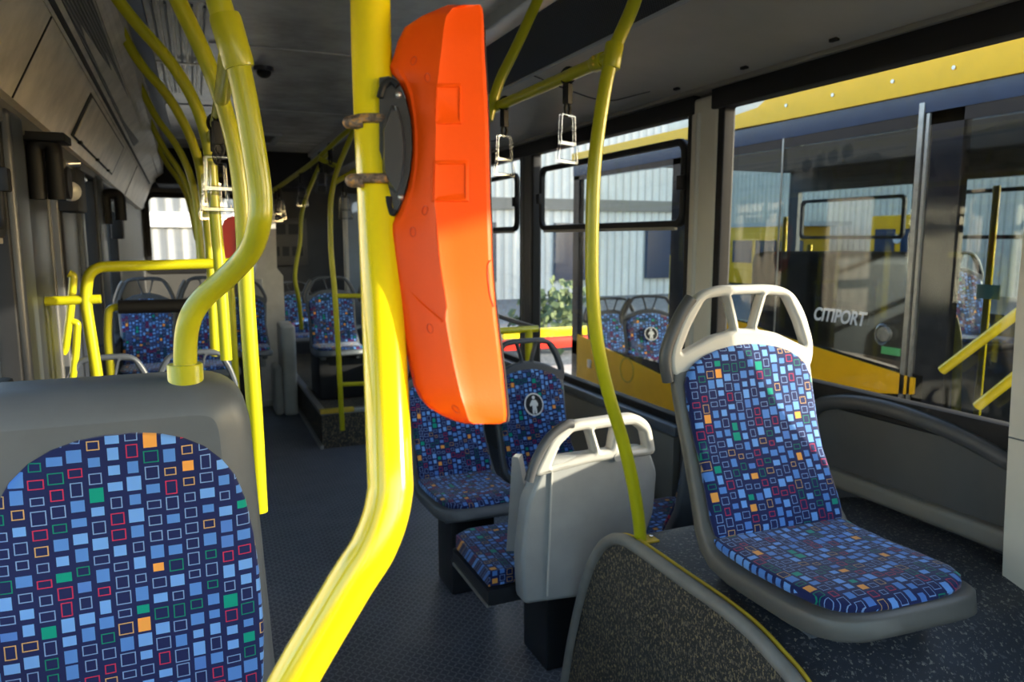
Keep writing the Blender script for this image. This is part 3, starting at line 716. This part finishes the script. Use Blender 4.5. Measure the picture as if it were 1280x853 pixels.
# black back shell peeping out
rings=[]
for (r,L,Rg,Rt) in rows[3:]:
    D=Dz(r)+.012; e=2.0+max(0,(r-330))*.012
    Lr=L-(.0 if r<420 else 2.0) if not 84<=r<=285 else L+6
    rings.append([atd(Lr+4,r,D),atd(Rt+e*.7,r,D-.006),atd(Rt+e,r,D),atd(Rt+e-1,r,D+.016),atd(Lr+14,r,D+.016)])
MB().loft(rings).out('back_shell','blackgloss',t,True,30)
def patch(r0,r1,f0,f1,h,name,m='orange',fr=.16):
    nu,nv=6,6; P0=[];P1=[]
    def g(u,v,off): return case_pt(r0+(r1-r0)*v,f0+(f1-f0)*u,off)
    outer=[]; inner=[]
    loop=[(u/nu,0) for u in range(nu)]+[(1,v/nv) for v in range(nv)]+[(1-u/nu,1) for u in range(nu)]+[(0,1-v/nv) for v in range(nv)]
    b=MB(); A=[b.bm.verts.new(g(u,v,-.0005)) for u,v in loop]
    ins=lambda u,v,q:(.5+(u-.5)*(1-q),.5+(v-.5)*(1-q))
    B=[b.bm.verts.new(g(*ins(u,v,.06),h)) for u,v in loop]; Cc=[b.bm.verts.new(g(*ins(u,v,fr),h)) for u,v in loop]; Dd=[b.bm.verts.new(g(*ins(u,v,fr+.06),h*.25)) for u,v in loop]
    n=len(loop)
    for X_,Y_ in ((A,B),(B,Cc),(Cc,Dd)):
        for i in range(n): b.bm.faces.new((X_[i],X_[(i+1)%n],Y_[(i+1)%n],Y_[i]))
    b.bm.faces.new(Dd)
    return b.out(name,m,body,True,50)
patch(104,156,.93,1.50,.0016,'raised_panel'); patch(200,253,.88,1.62,.0016,'raised_panel')
# long moulded chamfer lower left and its crease
MB().tube([case_pt(r,f,.0006) for r,f in ((250,1.0),(330,1.02),(385,1.02),(402,.92))],.0009,6).out('crease','orange',body)
MB().tube([case_pt(r,f,.0006) for r,f in ((260,.24),(320,.22),(350,.20),(375,.42),(402,.92))],.0011,6,smooth_pts=True).out('crease','orange',body)
for r,f in ((76,.45),(97,.75),(263,.72),(290,.50),(411,.62),(512,.72)):
    c=case_pt(r,f,.0002); u=(case_pt(r,min(f+.1,1.9))-c).normalized(); v=(case_pt(r+8,f)-c).normalized()
    MB().tube([c+u*.0030*math.cos(a)+v*.0042*math.sin(a) for a in [2*PI*k/14 for k in range(14)]],.0005,5,closed=True).out('plug_mark','orange_line',body)
MB().tube(catmull([case_pt(r,f,.0002) for r,f in ((325,1.99),(329,1.93),(340,1.90),(368,1.91),(384,1.97))],4),.0005,5).out('thumb_notch','orange_line',body)
# bracket between pole and case
t=thing('mounting_bracket','black rounded bracket joining the orange case to the big pole','bracket',atd(495,280,.70))
def bpts(L,dep): return [atd(a,b_,dep) for a,b_ in L]
o1=[(474,97),(486,95),(497,104),(506,122),(513,150),(515,185),(512,215),(505,243),(494,268),(487,279),(483,262),(477,240),(476,232),(474,215),(474,130)]
b=MB(); A=bpts(o1,.669); b.prism(A,FWD*.04); b.out('plate','blackgloss',t)
o2=[(489,131),(497,133),(503,150),(507,180),(506,205),(502,232),(496,243),(486,233),(478,215),(477,160)]
b=MB(); A=bpts(o2,.669); B=bpts([(x_*.8+493*.2,y_*.9+187*.1) for x_,y_ in o2],.660)
rings=[A,B]; b.loft(rings,True); b.out('cap','blackgloss',t,True,30)
MB().tube(catmull(bpts([(494,133),(500,160),(502,190),(498,225),(494,238)],.661),4),.0008,6).out('ridge','shell_dark',t)
MB().tube(catmull(bpts([(475,122),(479,108),(489,101),(497,108)],.667),4),.0032,8).out('hook','black',t)
MB().tube(catmull(bpts([(486,246),(486,256),(489,268),(493,262)],.667),4),.0032,8).out('hook','black',t)
for x_,y_ in ((498,119),(501,247)): MB().sphere(atd(x_,y_,.668),.0032,10,6).out('screw','alu',t)

R_=.0175
def pole(label,path,y=None,pts=None,r=R_,m='yellow',collars=(),feet=None,name='grab_pole',fil=.10):
    P=[at(a,b_,y) for a,b_ in path] if pts is None else pts
    t=thing(name,label,'pole' if 'pole' in name else 'rail',P[-1])
    MB().tube(fillet(P,fil) if fil else catmull([Vector(p) for p in P]),r,20).out('tube',m,t)
    for c,ax,rr,l in collars: collar(Vector(c),ax,rr,l,m,t)
    if feet:
        MB().tube([feet,feet+Vector((0,0,.008))],r*1.6,16).out('foot_flange',m,t)
    return t
# left pole in front, from ceiling to the top of the near left seat
Lp=[(235,-150),(262,-40),(276,10),(292,60),(306,120),(318,190),(325,240),(324,280),(312,315),(285,345),(255,372),(238,398),(232,430),(232,482)]
P=[at(a,b_,1.20+(.16 if i>11 else .05*max(0,i-7)*.6)) for i,(a,b_) in enumerate(Lp)]
P[12]=at(232,430,1.285); P[13]=at(232,486,1.285); P[11]=at(238,398,1.282); P[10]=at(254,373,1.278)
t=thing('grab_pole','yellow pole with S bend standing on top of the near left seat shell','pole',P[-1])
MB().tube(catmull(P),.0178,24).out('tube','yellow',t)
c=at(286,30,1.2); collar(at(290,52,1.2),(at(298,80,1.2)-at(283,28,1.2)),.0225,.075,'yellow',t)
f=at(232,471,1.285); MB().tube([f+Vector((0,0,z)) for z in (.021,.019,-.010,-.012,-.026,-.028)],[.0255,.027,.027,.0285,.0285,.026],24).out('socket','yellow',t)
# second pole
pole('long yellow pole just behind the S bend pole, reaching down past the seat shell',[(196,-60),(222,0),(252,60),(280,130),(297,200),(304,270),(307,350),(312,430),(319,525),(325,640)],1.75,fil=.12)
# arches off the ceiling joining the hand rail
arcs=[([(120,-40),(160,18),(215,78),(246,130),(262,185),(268,260),(276,350),(283,450)],2.45,'yellow pole arching off the ceiling, second in the left row'),
 ([(172,78),(210,118),(236,165),(250,205),(262,300),(269,445)],3.2,'yellow pole arching off the ceiling, third in the left row'),
 ([(195,148),(222,182),(240,222),(247,262),(253,330)],4.3,'thin looking yellow pole arching past the rear window edge'),
 ([(204,185),(226,215),(241,250),(248,300),(250,335)],5.3,'far yellow arched pole beside the rear window'),
 ([(208,205),(226,228),(236,252),(246,300)],6.4,'farthest yellow arched pole in the left row')]
for pth,y,l in arcs: pole(l,[(pth[0][0]-35,pth[0][1]-70)]+pth,y,fil=.15)
# left hand rail
rail=[at(289,52,1.2),Vector((.07,2.0,1.80)),Vector((.06,3.6,1.80)),Vector((.05,6.8,1.80))]
pole('long steel and yellow hand rail running back under the left ceiling',None,pts=rail,name='hand_rail',r=.016,fil=0)
# right pole on podium
Rp=[(812,-60),(792,5),(766,68),(753,130),(743,210),(740,300),(741,370),(747,430),(760,490),(778,550),(790,600),(797,640),(801,676)]
P=[at(a,b_,1.63) for a,b_ in Rp]; P=[Vector((P[0].x+.12,1.63,2.30))]+P
t=thing('grab_pole','yellow bowed pole standing on the nosing of the right podium','pole',P[-1])
MB().tube(catmull(P),.0172,22).out('tube','yellow',t)
collar(at(766,70,1.63),at(762,95,1.63)-at(770,45,1.63),.023,.06,'yellow',t)
MB().box(P[-1]+Vector((-.02,-.025,-.002)),P[-1]+Vector((.045,.02,.004)),.002).out('foot_flange','amber',t)
MB().tube([P[-1]+Vector((.033,0,.003)),P[-1]+Vector((.033,0,.009))],.006,8).out('bolt','steel',t)
# its hand rail
a=at(762,72,1.63); d=at(606,150,2.62); e=Vector((a.x,3.9,a.z))
d=Vector((a.x,2.62,a.z))
t=thing('hand_rail','yellow horizontal hand rail with two hanging straps at upper right','rail',a)
MB().tube([a,d,e],.0165,20).out('tube','yellow',t); collar(a+Vector((0,.05,0)),(0,1,0),.021,.05,'yellow',t)
for dz in (0,1): MB().sphere(a+Vector((-.02,.045,.008-.016*dz)),.005,8,6).out('screw','amber',t)
pole('yellow pole rising from the right hand rail to the ceiling behind the orange case',[(742,-150),(700,-60),(672,0),(645,60),(622,105),(610,150)],2.35,fil=.12)
# hanging straps
def make_strap(loc,label,s=1.0,rot=0):
    t=thing('hanging_strap',label,'strap',(0,0,0),'hanging strap handles on the hand rails')
    MB().tube([Vector((0,.021*math.cos(a),.021*math.sin(a))) for a in [2*PI*k/18 for k in range(18)]],.0045,8,closed=True).out('loop','black',t)
    MB().box((-.012,-.010,-.075),(.012,.010,-.020),.004).out('buckle','black',t)
    MB().tube(catmull([Vector(v) for v in ((-.006,0,-.07),(-.012,0,-.088),(0,0,-.104),(.012,0,-.088),(.006,0,-.07))],4),.0045,8).out('hook','black',t)
    outer=roundpoly([(-.036,-.100),(.036,-.100),(.040,-.185),(.052,-.215),(.050,-.235),(-.050,-.235),(-.052,-.215),(-.040,-.185)],.006,3)
    h=roundpoly([(-.027,-.109),(.027,-.109),(.031,-.172),(-.031,-.172)],.005,3); h2=roundpoly([(-.035,-.186),(.035,-.186),(.041,-.222),(-.041,-.222)],.005,3)
    plate('handle',outer,[h,h2],.010,.003,XZ,'clear',t)
    t.location=loc; t.rotation_euler=(0,0,rot); t.scale=(s,s,s); return t
s0=make_strap(Vector((a.x,1.85,a.z)),'clear strap handle on right rail, nearer to the bowed pole',1,.5)
def strap(loc,label,rot=0,s=1): 
    o=copy_tree(s0,loc,label); o.rotation_euler=(0,0,rot); o.scale=(s,s,s); return o
strap(Vector((a.x,2.30,a.z)),'clear strap handle on right rail, beside the orange case',.45)
for (y,r,l) in ((1.95,.3,'nearest clear strap handle in the left cluster'),(2.12,.9,'second clear strap handle in the left cluster'),(2.5,-.2,'third clear strap handle in the left cluster'),(2.85,.5,'lowest looking clear strap handle of the left cluster')):
    strap(Vector((.065,y,1.80)),l,r)
# far right rail and straps
fr=[at(335,243,6.6),at(365,222,6.1),at(395,200,5.6),at(425,172,5.2),at(446,155,5.0)]
t=pole('pale worn hand rail running to the rear over the right platform',None,pts=fr,name='hand_rail',fil=0)
for i,(px,py,y) in enumerate(((347,236,6.5),(353,232,6.4),(372,219,6.0),(384,210,5.8),(392,205,5.7))):
    k_=(.5,.35,1.4,2.2,2.6)[i]; k0=int(k_); strap(Vector(fr[k0]).lerp(Vector(fr[k0+1]),k_-k0),['far strap handle at the end of the rear right rail','bright white far strap handle on the rear right rail','middle far strap handle on the rear right rail','grey far strap handle left of the rear pole fork','rightmost far strap handle under the rear pole fork'][i],.6,1.15)
pole('yellow ladder-like pole with short rungs at the rear platform step',[(452,140),(437,175),(420,215),(413,250),(413,310),(419,370),(423,440),(426,500),(428,538)],4.9,fil=.12)
tt=thing('guard_rail','yellow rungs and short post beside the ladder-like pole','rail',at(440,480,4.9))
MB().tube([at(420,370,4.9),at(470,370,4.9)],.015,12).out('rung','yellow',tt); MB().tube([at(422,481,4.9),at(470,479,4.9)],.015,12).out('rung','yellow',tt)
MB().tube([at(456,300,4.9),at(459,430,4.9),at(462,525,4.9)],.016,12).out('post','yellow',tt)
pole('curved yellow pole on the white box at the rear platform',[(415,185),(400,205),(383,245),(376,270),(376,300),(370,330),(368,350),(374,375),(377,412)],6.5,fil=.1)
pole('small yellow crossbar linking the rear pole fork',[(398,198),(425,210)],5.4,fil=0,name='cross_rail')
pole('short hand rail stub with single strap right of the ladder-like pole',[(417,229),(445,213)],4.9,fil=0,name='hand_rail')
strap(at(430,224,4.9),'lone far strap handle close to the big front pole',.3,1.1)
# mid right green-yellow guard rails beyond the device
tt=thing('guard_rail','yellow green guard rail behind the emblem seat','rail',at(650,412,3.7))
MB().tube([at(560,418,3.5),at(672,411,3.5)],.018,14).out('rail','yellow',tt); MB().tube([at(600,388,4.4),at(672,411,3.5)],.014,12).out('rail','shell_dark',tt)
MB().tube([at(661,411,3.5),at(661,440,3.5),at(664,560,3.5),Vector((at(664,560,3.5).x,3.5,0))],.02,14).out('post','yellow',tt)
# door guard rail on the left
tt=thing('door_guard_rail','yellow tubular guard rail by the left door','rail',at(120,470,2.75))
MB().tube(fillet([at(290,329,2.75),at(112,334,2.75),at(106,372,2.75),at(123,480,2.75),at(132,560,2.75)],.09),.0175,18).out('hoop','yellow',tt)
MB().tube([at(30,378,2.75),at(126,374,2.75)],.015,14).out('crossbar','yellow',tt)
tt=thing('padded_rail','low yellow rail with black padded top behind the door rail','rail',at(140,470,3.6))
MB().tube(fillet([at(150,383,3.6),at(136,386,3.6),at(134,420,3.6),at(142,500,3.6),Vector((at(142,500,3.6).x,3.6,0))],.06),.016,14).out('tube','yellow',tt)
MB().tube([at(148,384,3.6),at(245,382,3.6)],.03,14).out('pad','black',tt)
tt=thing('door_handle_bars','pair of pale yellow door grab bars leaning beside the door leaf','handle',at(90,440,3.0))
MB().tube(fillet([at(86,342,3.0),at(92,345,3.0),at(88,390,3.0),at(82,436,3.0),at(78,442,3.0)],.03),.013,12).out('bar','yellow',tt)
MB().tube(fillet([at(90,402,3.0),at(97,404,3.0),at(95,440,3.0),at(90,480,3.0)],.03),.012,12).out('bar','yellow',tt)

# ================================================================== LEFT DOOR
def leaf(n,y0,y1,m):
    o=struct(MB().box((XL-.02,y0,.02),(XL+.02,y1,1.80),.008).out('door_%d'%n,m))
    MB().box((XL+.02,y0+.01,.05),(XL+.032,y0+.03,1.78)).out('seal','black',o)
    return o
leaf(1,2.52,2.94,'door'); leaf(2,3.13,3.62,'door_blue')
struct(MB().box((XR-.03,.5,.965),(XR+.02,2.37,1.025),.006).out('trim_24','black'))
t=struct(MB().box((XL-.01,2.33,.6),(XL+.045,2.50,1.84),.02,3).out('trim_20','door_blue'))
t=struct(MB().box((XL-.01,3.64,.6),(XL+.035,3.74,1.82),.012).out('trim_21','door_blue'))
t=struct(MB().box((XL-.01,4.27,.6),(XL+.035,4.58,1.82),.012).out('trim_22','door_blue'))
t=thing('door_mechanism','black and steel door hinge gear above the left door','mechanism',(-.4,2.9,1.75))
MB().tube(fillet([(-.43,2.66,1.62),(-.43,2.66,1.785),(-.38,2.66,1.79),(-.38,2.66,1.62)],.05),.024,12).out('curved_arm','black',t)
MB().box((-.46,2.60,1.79),(-.34,2.74,1.815),.004).out('cap_plate','black',t)
MB().tube([(-.40,2.72,1.77),(-.40,3.5,1.74)],.012,12).out('rod','steel',t)
MB().sphere((-.40,2.82,1.745),.03,12,8).out('knuckle','shell',t)
MB().tube([(-.42,2.95,1.69),(-.38,2.95,1.69)],.055,18).out('drum','black',t)
MB().box((-.45,3.12,1.60),(-.38,3.35,1.76),.01).out('housing','black',t)
MB().tube([(-.44,3.0,1.755),(-.36,3.05,1.765)],.012,10).out('lever','steel',t)
MB().sphere((-.40,3.1,1.67),.035,12,8).out('joint','shell_light',t)
t=thing('door_mechanism','second hinge gear above the farther left doorway','mechanism',(-.4,4.6,1.7))
MB().tube(fillet([(-.43,4.55,1.58),(-.43,4.55,1.74),(-.36,4.55,1.74),(-.36,4.55,1.6)],.05),.03,12).out('curved_arm','black',t)
MB().tube([(-.40,4.6,1.72),(-.40,5.4,1.70)],.012,12).out('rod','steel',t)
MB().sphere((-.40,4.75,1.68),.03,12,8).out('knuckle','shell',t)
MB().box((-.44,4.85,1.5),(-.38,5.0,1.68),.01).out('housing','black',t)

# ================================================================== REAR FURNITURE
t=thing('engine_tower','tall white moulded engine tower at the back of the aisle','tower',(.58,7.1,0))
q=[(.43,.0),(.72,.0),(.72,1.17),(.67,1.24),(.675,1.63),(.655,1.91),(.56,1.91),(.535,1.6),(.51,1.45),(.49,1.2),(.44,.9)]
MB().prism([(x,6.95,z) for x,z in q],(0,.45,0)).out('body','white_panel',t)
MB().box((.44,6.85,.0),(.73,6.94,.06),.015).out('threshold','white_panel',t)
MB().box((.455,6.93,.35),(.54,6.952,1.15),.01).out('inset','cover',t)
t=thing('white_seat_box','small white moulded box beside the rear step holding the curved pole','box',(.70,6.6,0))
MB().box((.63,6.4,0),(.745,6.8,.78),.03,3).out('box','white_panel',t); MB().box((.56,6.45,0),(.63,6.75,.42),.03,3).out('lower_box','white_panel',t)
p=at(358,303,8.1); t=thing('notice_board','grey framed board with two rows of dark notices on the rear wall','notice board',(p.x,8.2,p.z))
MB().box((.70,8.262,1.22),(1.12,8.30,1.72),.006).out('board','shell',t)
for i,(x0,x1,z0,z1) in enumerate(((.75,.90,1.55,1.66),(.93,1.07,1.55,1.66),(.75,.83,1.32,1.42),(.86,.93,1.32,1.42),(.96,1.07,1.32,1.42))):
    MB().box((x0,8.256,z0),(x1,8.262,z1)).out('notice','door',t,False)
t=struct(MB().box((1.20,6.35,.27),(XR,6.40,1.88),.01).out('wall_partition','blue_panel'))
MB().box((1.17,6.33,.27),(1.20,6.42,1.9),.005).out('edge_post','cover',t)
t=thing('red_case','red round-topped ticket machine on a far yellow pole','case',at(288,345,3.9))
q=[(277,285),(281,274),(290,270),(300,272),(306,284),(307,320),(305,345),(299,355),(291,348),(284,330),(278,305)]
MB().prism([at(x_,y_,3.9) for x_,y_ in q],(0,.06,0)).out('body','red',t)
MB().tube([at(288,345,3.93)+Vector((0,0,.1)),Vector((at(288,345,3.93).x,3.93,0))],.017,14).out('post','yellow',t)
p=at(303,310,3.88); MB().box(p+Vector((-.02,-.01,-.09)),p+Vector((.02,0,.09)),.004).out('label_strip','white',t)

# ================================================================== OUTSIDE
tag(MB().box((-60,-40,-.45),(80,80,-.35)).out('yard_ground','asphalt',smooth=False),'grey asphalt yard outside the bus windows','ground')['kind']='structure'
AX=3.02; AW=2.45
t=thing('parked_bus','yellow and black bus parked alongside the right windows','bus',(AX+AW/2,1.5,-.35))
Y0,Y1=1.70,5.72
b=MB(); b.box((AX,Y0,-.05),(AX+.05,Y1,.62)); b.out('lower_skirt','bus_black',t,False)
# near side glazing posts & body band
b=MB(); b.box((AX,Y0,2.0),(AX+.05,Y1,2.13))
for y0,y1 in ((2.20,2.40),(5.62,5.72),(4.02,4.28),(1.70,1.80)): b.box((AX,y0,.5),(AX+.05,y1,2.1))
b.out('side_frame','bus_black',t,False)
MB().box((AX-.012,2.385,.55),(AX,2.41,2.10)).out('mullion_strip','alu',t,False)
MB().box((AX-.012,2.355,.55),(AX,2.37,2.05)).out('mullion_strip','alu',t,False)
# yellow roof edge with step
fas=[(Y0,2.145),(3.15,2.145),(3.6,2.150),(Y1,2.14),(Y1,2.22),(3.72,2.225),(3.45,2.245),(3.28,2.33),(3.0,2.36),(2.9,2.30),(2.75,2.30),(2.62,2.37),(2.2,2.42),(Y0,2.44)]
MB().prism([(AX-.02,y,z) for y,z in fas],(.25,0,0)).out('roof_edge','bus_yellow',t,False)
for y in (3.22,2.9,2.55,2.25,1.95): MB().tube([(AX-.026,y,2.22),(AX-.018,y,2.22)],.009,10).out('rivet','alu',t)
for i,y in enumerate((3.58,3.46,3.34,3.22)): MB().tube([(AX+.0,y,2.335+.02*i),(AX+.02,y,2.335+.02*i)],.045,16).out('destination_dot',M['green'] if 0 else 'yellow',t)
MB().prism([(AX-.005,Y0,2.06),(AX-.005,Y1,2.03),(AX-.005,Y1,2.135),(AX-.005,Y0,2.145)],(.01,0,0)).out('navy_band','navy',t,False)
MB().box((AX+.0,Y0,0),(AX+AW,Y0+.05,2.14)).out('front_end','bus_black',t,False)
MB().box((AX+.0,Y0,2.14),(AX+AW,Y1,2.22)).out('roof','bus_in',t,False)
MB().box((AX+.0,Y0,-.06),(AX+AW,Y1,0)).out('floor','bus_in',t,False)
MB().box((AX+.25,3.6,2.22),(AX+AW-.3,Y1-1,2.4),.04).out('roof_unit','white_panel',t)
# body graphics: black lower panel with yellow swoops
yb=[(2.335,.79),(2.335,.865),(3.03,.94),(3.5,1.0),(4.02,1.02),(4.28,.90),(4.28,.53),(5.60,.68),(5.60,.10),(4.3,.10),(3.9,.2),(3.45,.45),(3.15,.62),(2.79,.715)]
MB().prism([(AX-.012,y,z) for y,z in yb],(.014,0,0)).out('yellow_panel','bus_yellow',t,False)
blk=[(2.34,.6),(2.34,1.02),(3.4,1.30),(4.0,1.30),(4.0,.6)]
MB().prism([(AX,y,z) for y,z in ((2.30,.55),(2.30,.88),(3.03,.95),(3.5,1.01),(4.02,1.03),(4.02,.55))],(.04,0,0)).out('black_panel','bus_black',t,False)
MB().tube([(AX+.02,2.78,.30),(AX+.25,2.78,.30)],.48,36).out('wheel','tyre',t)
MB().tube([(AX+.0,2.78,.30),(AX+.02,2.78,.30)],.24,24).out('hub_cap','alu',t)
# far side wall with openings
def farside():
    b=MB(); x0,x1=AX+AW-.05,AX+AW; ops=[(1.85,2.6,.8,1.95),(2.95,4.05,.95,1.95),(4.35,5.6,.8,1.95)]
    ys=Y0
    for (a_,c_,z0,z1) in ops:
        b.box((x0,ys,0),(x1,a_,2.2)); b.box((x0,a_,0),(x1,c_,z0)); b.box((x0,a_,z1),(x1,c_,2.2)); ys=c_
    b.box((x0,ys,0),(x1,Y1,2.2)); o_=b.out('far_side','bus_in',t,False)
    for (a_,c_,z0,z1) in ops:
        plate('far_window_frame',rrect(a_+.05,1.5,c_-.05,z1-.08,.05),[rrect(a_+.08,1.53,c_-.08,z1-.11,.03)],.03,.004,YZ(x0),'black',o_)
farside()
# panes
for y0,y1 in ((1.80,2.2),(2.4,3.25),(3.25,4.02),(4.28,5.62)):
    z0=.66 if y0>4 else (.93 if y0>2.3 else .62)
    MB().box((AX+.01,y0,z0),(AX+.016,y1,2.06)).out('pane','glass_adj' if y0<4 else 'glass',t,False)
MB().box((AX-.004,3.245,.9),(AX+.0,3.255,2.06)).out('pane_joint','alu',t,False)
# inside the parked bus: driver partition, poles, seats, rails, and bars for a reflected rail
MB().box((AX+.35,3.25,0),(AX+1.2,3.9,1.42),.08,3).out('driver_partition','black',t)
MB().box((AX+1.9,2.55,.6),(AX+2.3,3.0,1.32),.12,4).out('driver_seat','bus_in',t)
for (y,x,z0,z1) in ((4.46,4.2,0,1.67),(4.2,4.2,0,1.46),(6.0-.5,3.9,0,1.36),(5.5,4.4,0,1.4),(2.83,4.2,0,1.80)):
    MB().tube([(x,y,z0),(x,y,z1)],.02,10).out('inner_pole','yellow_big',t)
for pa,pb in (((1178,463),(1285,382)),((1222,508),(1285,458))):
    MB().tube([atx(*pa,AX-.05),atx(*pb,AX-.05)],.021,14).out('rail_and_reflection','yellow_big',t)  # solid bars standing in for a rail's reflection in our window pane
MB().tube(fillet([atx(1192,398,AX+.2),atx(1197,425,AX+.2),atx(1195,520,AX+.2)],.05),.02,12).out('rail_and_reflection','yellow_big',t)
text('lettering','CITIPORT',.095,Matrix(((0,0,-1,AX-.014),(-1,0,0,2.79),(0,1,0,1.105),(0,0,0,1))),'white',t,.001,True,.80,.25)
p=(AX-.01,2.50,.965); MB().box((AX-.012,2.42,.955),(AX-.004,2.52,.99)).out('green_sticker','green',t,False)
p=atx(1102,418,AX-.03); MB().sphere(p,.045,16,10,(.4,.9,1.2)).out('marker_lamp','clear',t); MB().tube([p+Vector((.03,0,0)),p+Vector((.01,0,0))],.035,14).out('lamp_base','alu',t)
p=atx(1235,365,AX+.02); MB().box(p+Vector((0,-.05,-.03)),p+Vector((.002,.05,.03))).out('notice','mint',t,False)
p=atx(736,455,AX-.02); MB().box(p+Vector((0,-.03,-.035)),p+Vector((.015,.03,.035)),.006).out('door_release','alu',t)
m_=Matrix(((0,0,-1,AX-.014),(-1,0,0,atx(785,482,AX).y),(0,1,0,.50),(0,0,0,1)))
cin=[(.10*math.cos(2*PI*k/24),.10*math.sin(2*PI*k/24)) for k in range(24)]
plate('emblem_ring',cin,[[(x*.86,z*.86) for x,z in cin]],.004,.0005,m_,'amber',t)
# seats inside the parked bus seen through its rear window
for (px,py,l,r,lg) in ((728,425,'blue seat inside the parked bus with ten sticker',0,1),(818,418,'blue seat inside the parked bus with white round emblem',0,2),):
    pass
def abs_seat(px,py,x,label,flip=0):
    p=atx(px,py,x); o=place(mid if flip else mid2,Vector((p.x,p.y,p.z-.45)),label,-.9); return o
for px,l,f in ((768,'blue seat inside the parked bus, left of two in its rear window',0),(818,'blue seat inside the parked bus, right one with round emblem',1)):
    p=atx(px,400,AX+.35); o=place(mid if f else mid2,Vector((p.x,p.y,p.z-.50)),l,-.35)
# seats further forward in parked bus
for px,l in ((1215,'far seat inside the parked bus, first behind its door glass'),):
    p=atx(px,330,AX+2.0); place(mid2,Vector((p.x,p.y,p.z-.6)),l,-.3)
# third bus beyond
t=thing('distant_bus','distant yellow and white bus standing across the yard','bus',(21.5,25,-.35))
MB().box((20.5,21.5,-.3),(22.5,29,2.0),.05).out('body','bus_yellow',t)
for k in range(6):
    y=20.8+k*1.35; MB().box((20.46,y,.55),(20.5,y+1.15,1.45)).out('window','navy',t,False)
MB().box((20.45,20.5,1.98),(22.5,29,2.15)).out('cornice','white_panel',t,False)
t=thing('distant_bus','distant yellow bus showing its double doors and round lamp','bus',(19.7,15.6,-.35))
MB().box((19.0,14.6,-.3),(20.4,16.6,2.2),.06).out('body','bus_yellow',t)
for y in (14.8,15.7): MB().box((18.96,y,.1),(19.0,y+.7,1.8),.02).out('door','navy',t)
MB().tube([(18.93,15.6,1.5),(18.97,15.6,1.5)],.13,16).out('lamp','white',t)
# corrugated halls
def hall(name_label,a,b_,m,cat='building'):
    t=thing('industrial_hall',name_label,cat,((a[0]+b_[0])/2,(a[1]+b_[1])/2,-.35))
    MB().box(a,b_).out('cladding',m,t,False); return t
t=hall('long white corrugated hall far beyond the parked bus',(24,5,-.35),(26,45,9),'hallx')
MB().box((23.9,5,6.4),(24,45,6.7)).out('gutter','concrete',t,False)
t=hall('pale corrugated hall closing the yard behind the bus',(5.2,21,-.35),(16,23,9),'hally')
MB().box((5.2,20.9,2.4),(16,21,2.75)).out('canopy_band','wall_light',t,False)
for k in range(3): MB().box((7+k*3.4,20.85,.2),(8.4+k*3.4,21,2.0)).out('window','navy',t,False)
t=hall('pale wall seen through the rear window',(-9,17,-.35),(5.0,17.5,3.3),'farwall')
MB().box((-9,16.9,1.75),(5,17,2.05)).out('white_band','white',t,False)
t=hall('white corrugated hall beyond the left door',(-13,3.0,-.35),(-11,30,5.0),'hallx')
# shrubs and yellow barrier at the yard edge seen through window 2
def shrub(c,r,label):
    rnd=random.Random(int(c[0]*100)); b=MB()
    for k in range(420):
        d=Vector((rnd.gauss(0,1),rnd.gauss(0,1),rnd.gauss(0,1))).normalized()*r*rnd.uniform(.5,1); d.z=abs(d.z)*1.3
        p=Vector(c)+d; u=Vector((rnd.gauss(0,1),rnd.gauss(0,1),rnd.gauss(0,1))).normalized()*.09; v=u.orthogonal()*.7
        vs=[b.bm.verts.new(p-u),b.bm.verts.new(p+v),b.bm.verts.new(p+u),b.bm.verts.new(p-v)]; b.bm.faces.new(vs)
    return tag(b.out('shrub','leaf',smooth=False),label,'shrub')
p=atx(695,400,5.6); shrub((p.x,p.y,-.3),.9,'dry green shrub in the yard left of the parked bus tail')
p=atx(705,430,4.6)
t=thing('kerb_barrier','low yellow and red barrier on the kerb past the parked bus','barrier',(p.x,p.y,-.35))
MB().box((p.x-.9,p.y,.18),(p.x+1.5,p.y+.1,.30),.01).out('yellow_beam','yellow_big',t); MB().box((p.x-.9,p.y,.02),(p.x+1.5,p.y+.1,.16),.01).out('red_beam','red',t)
for dx in (-.6,1.1): MB().box((p.x+dx,p.y+.02,-.35),(p.x+dx+.08,p.y+.08,.2)).out('post','alu',t)
MB().box((p.x-3,p.y-.8,-.35),(p.x+5,p.y-.1,-.2),.02).out('kerb','concrete',t)
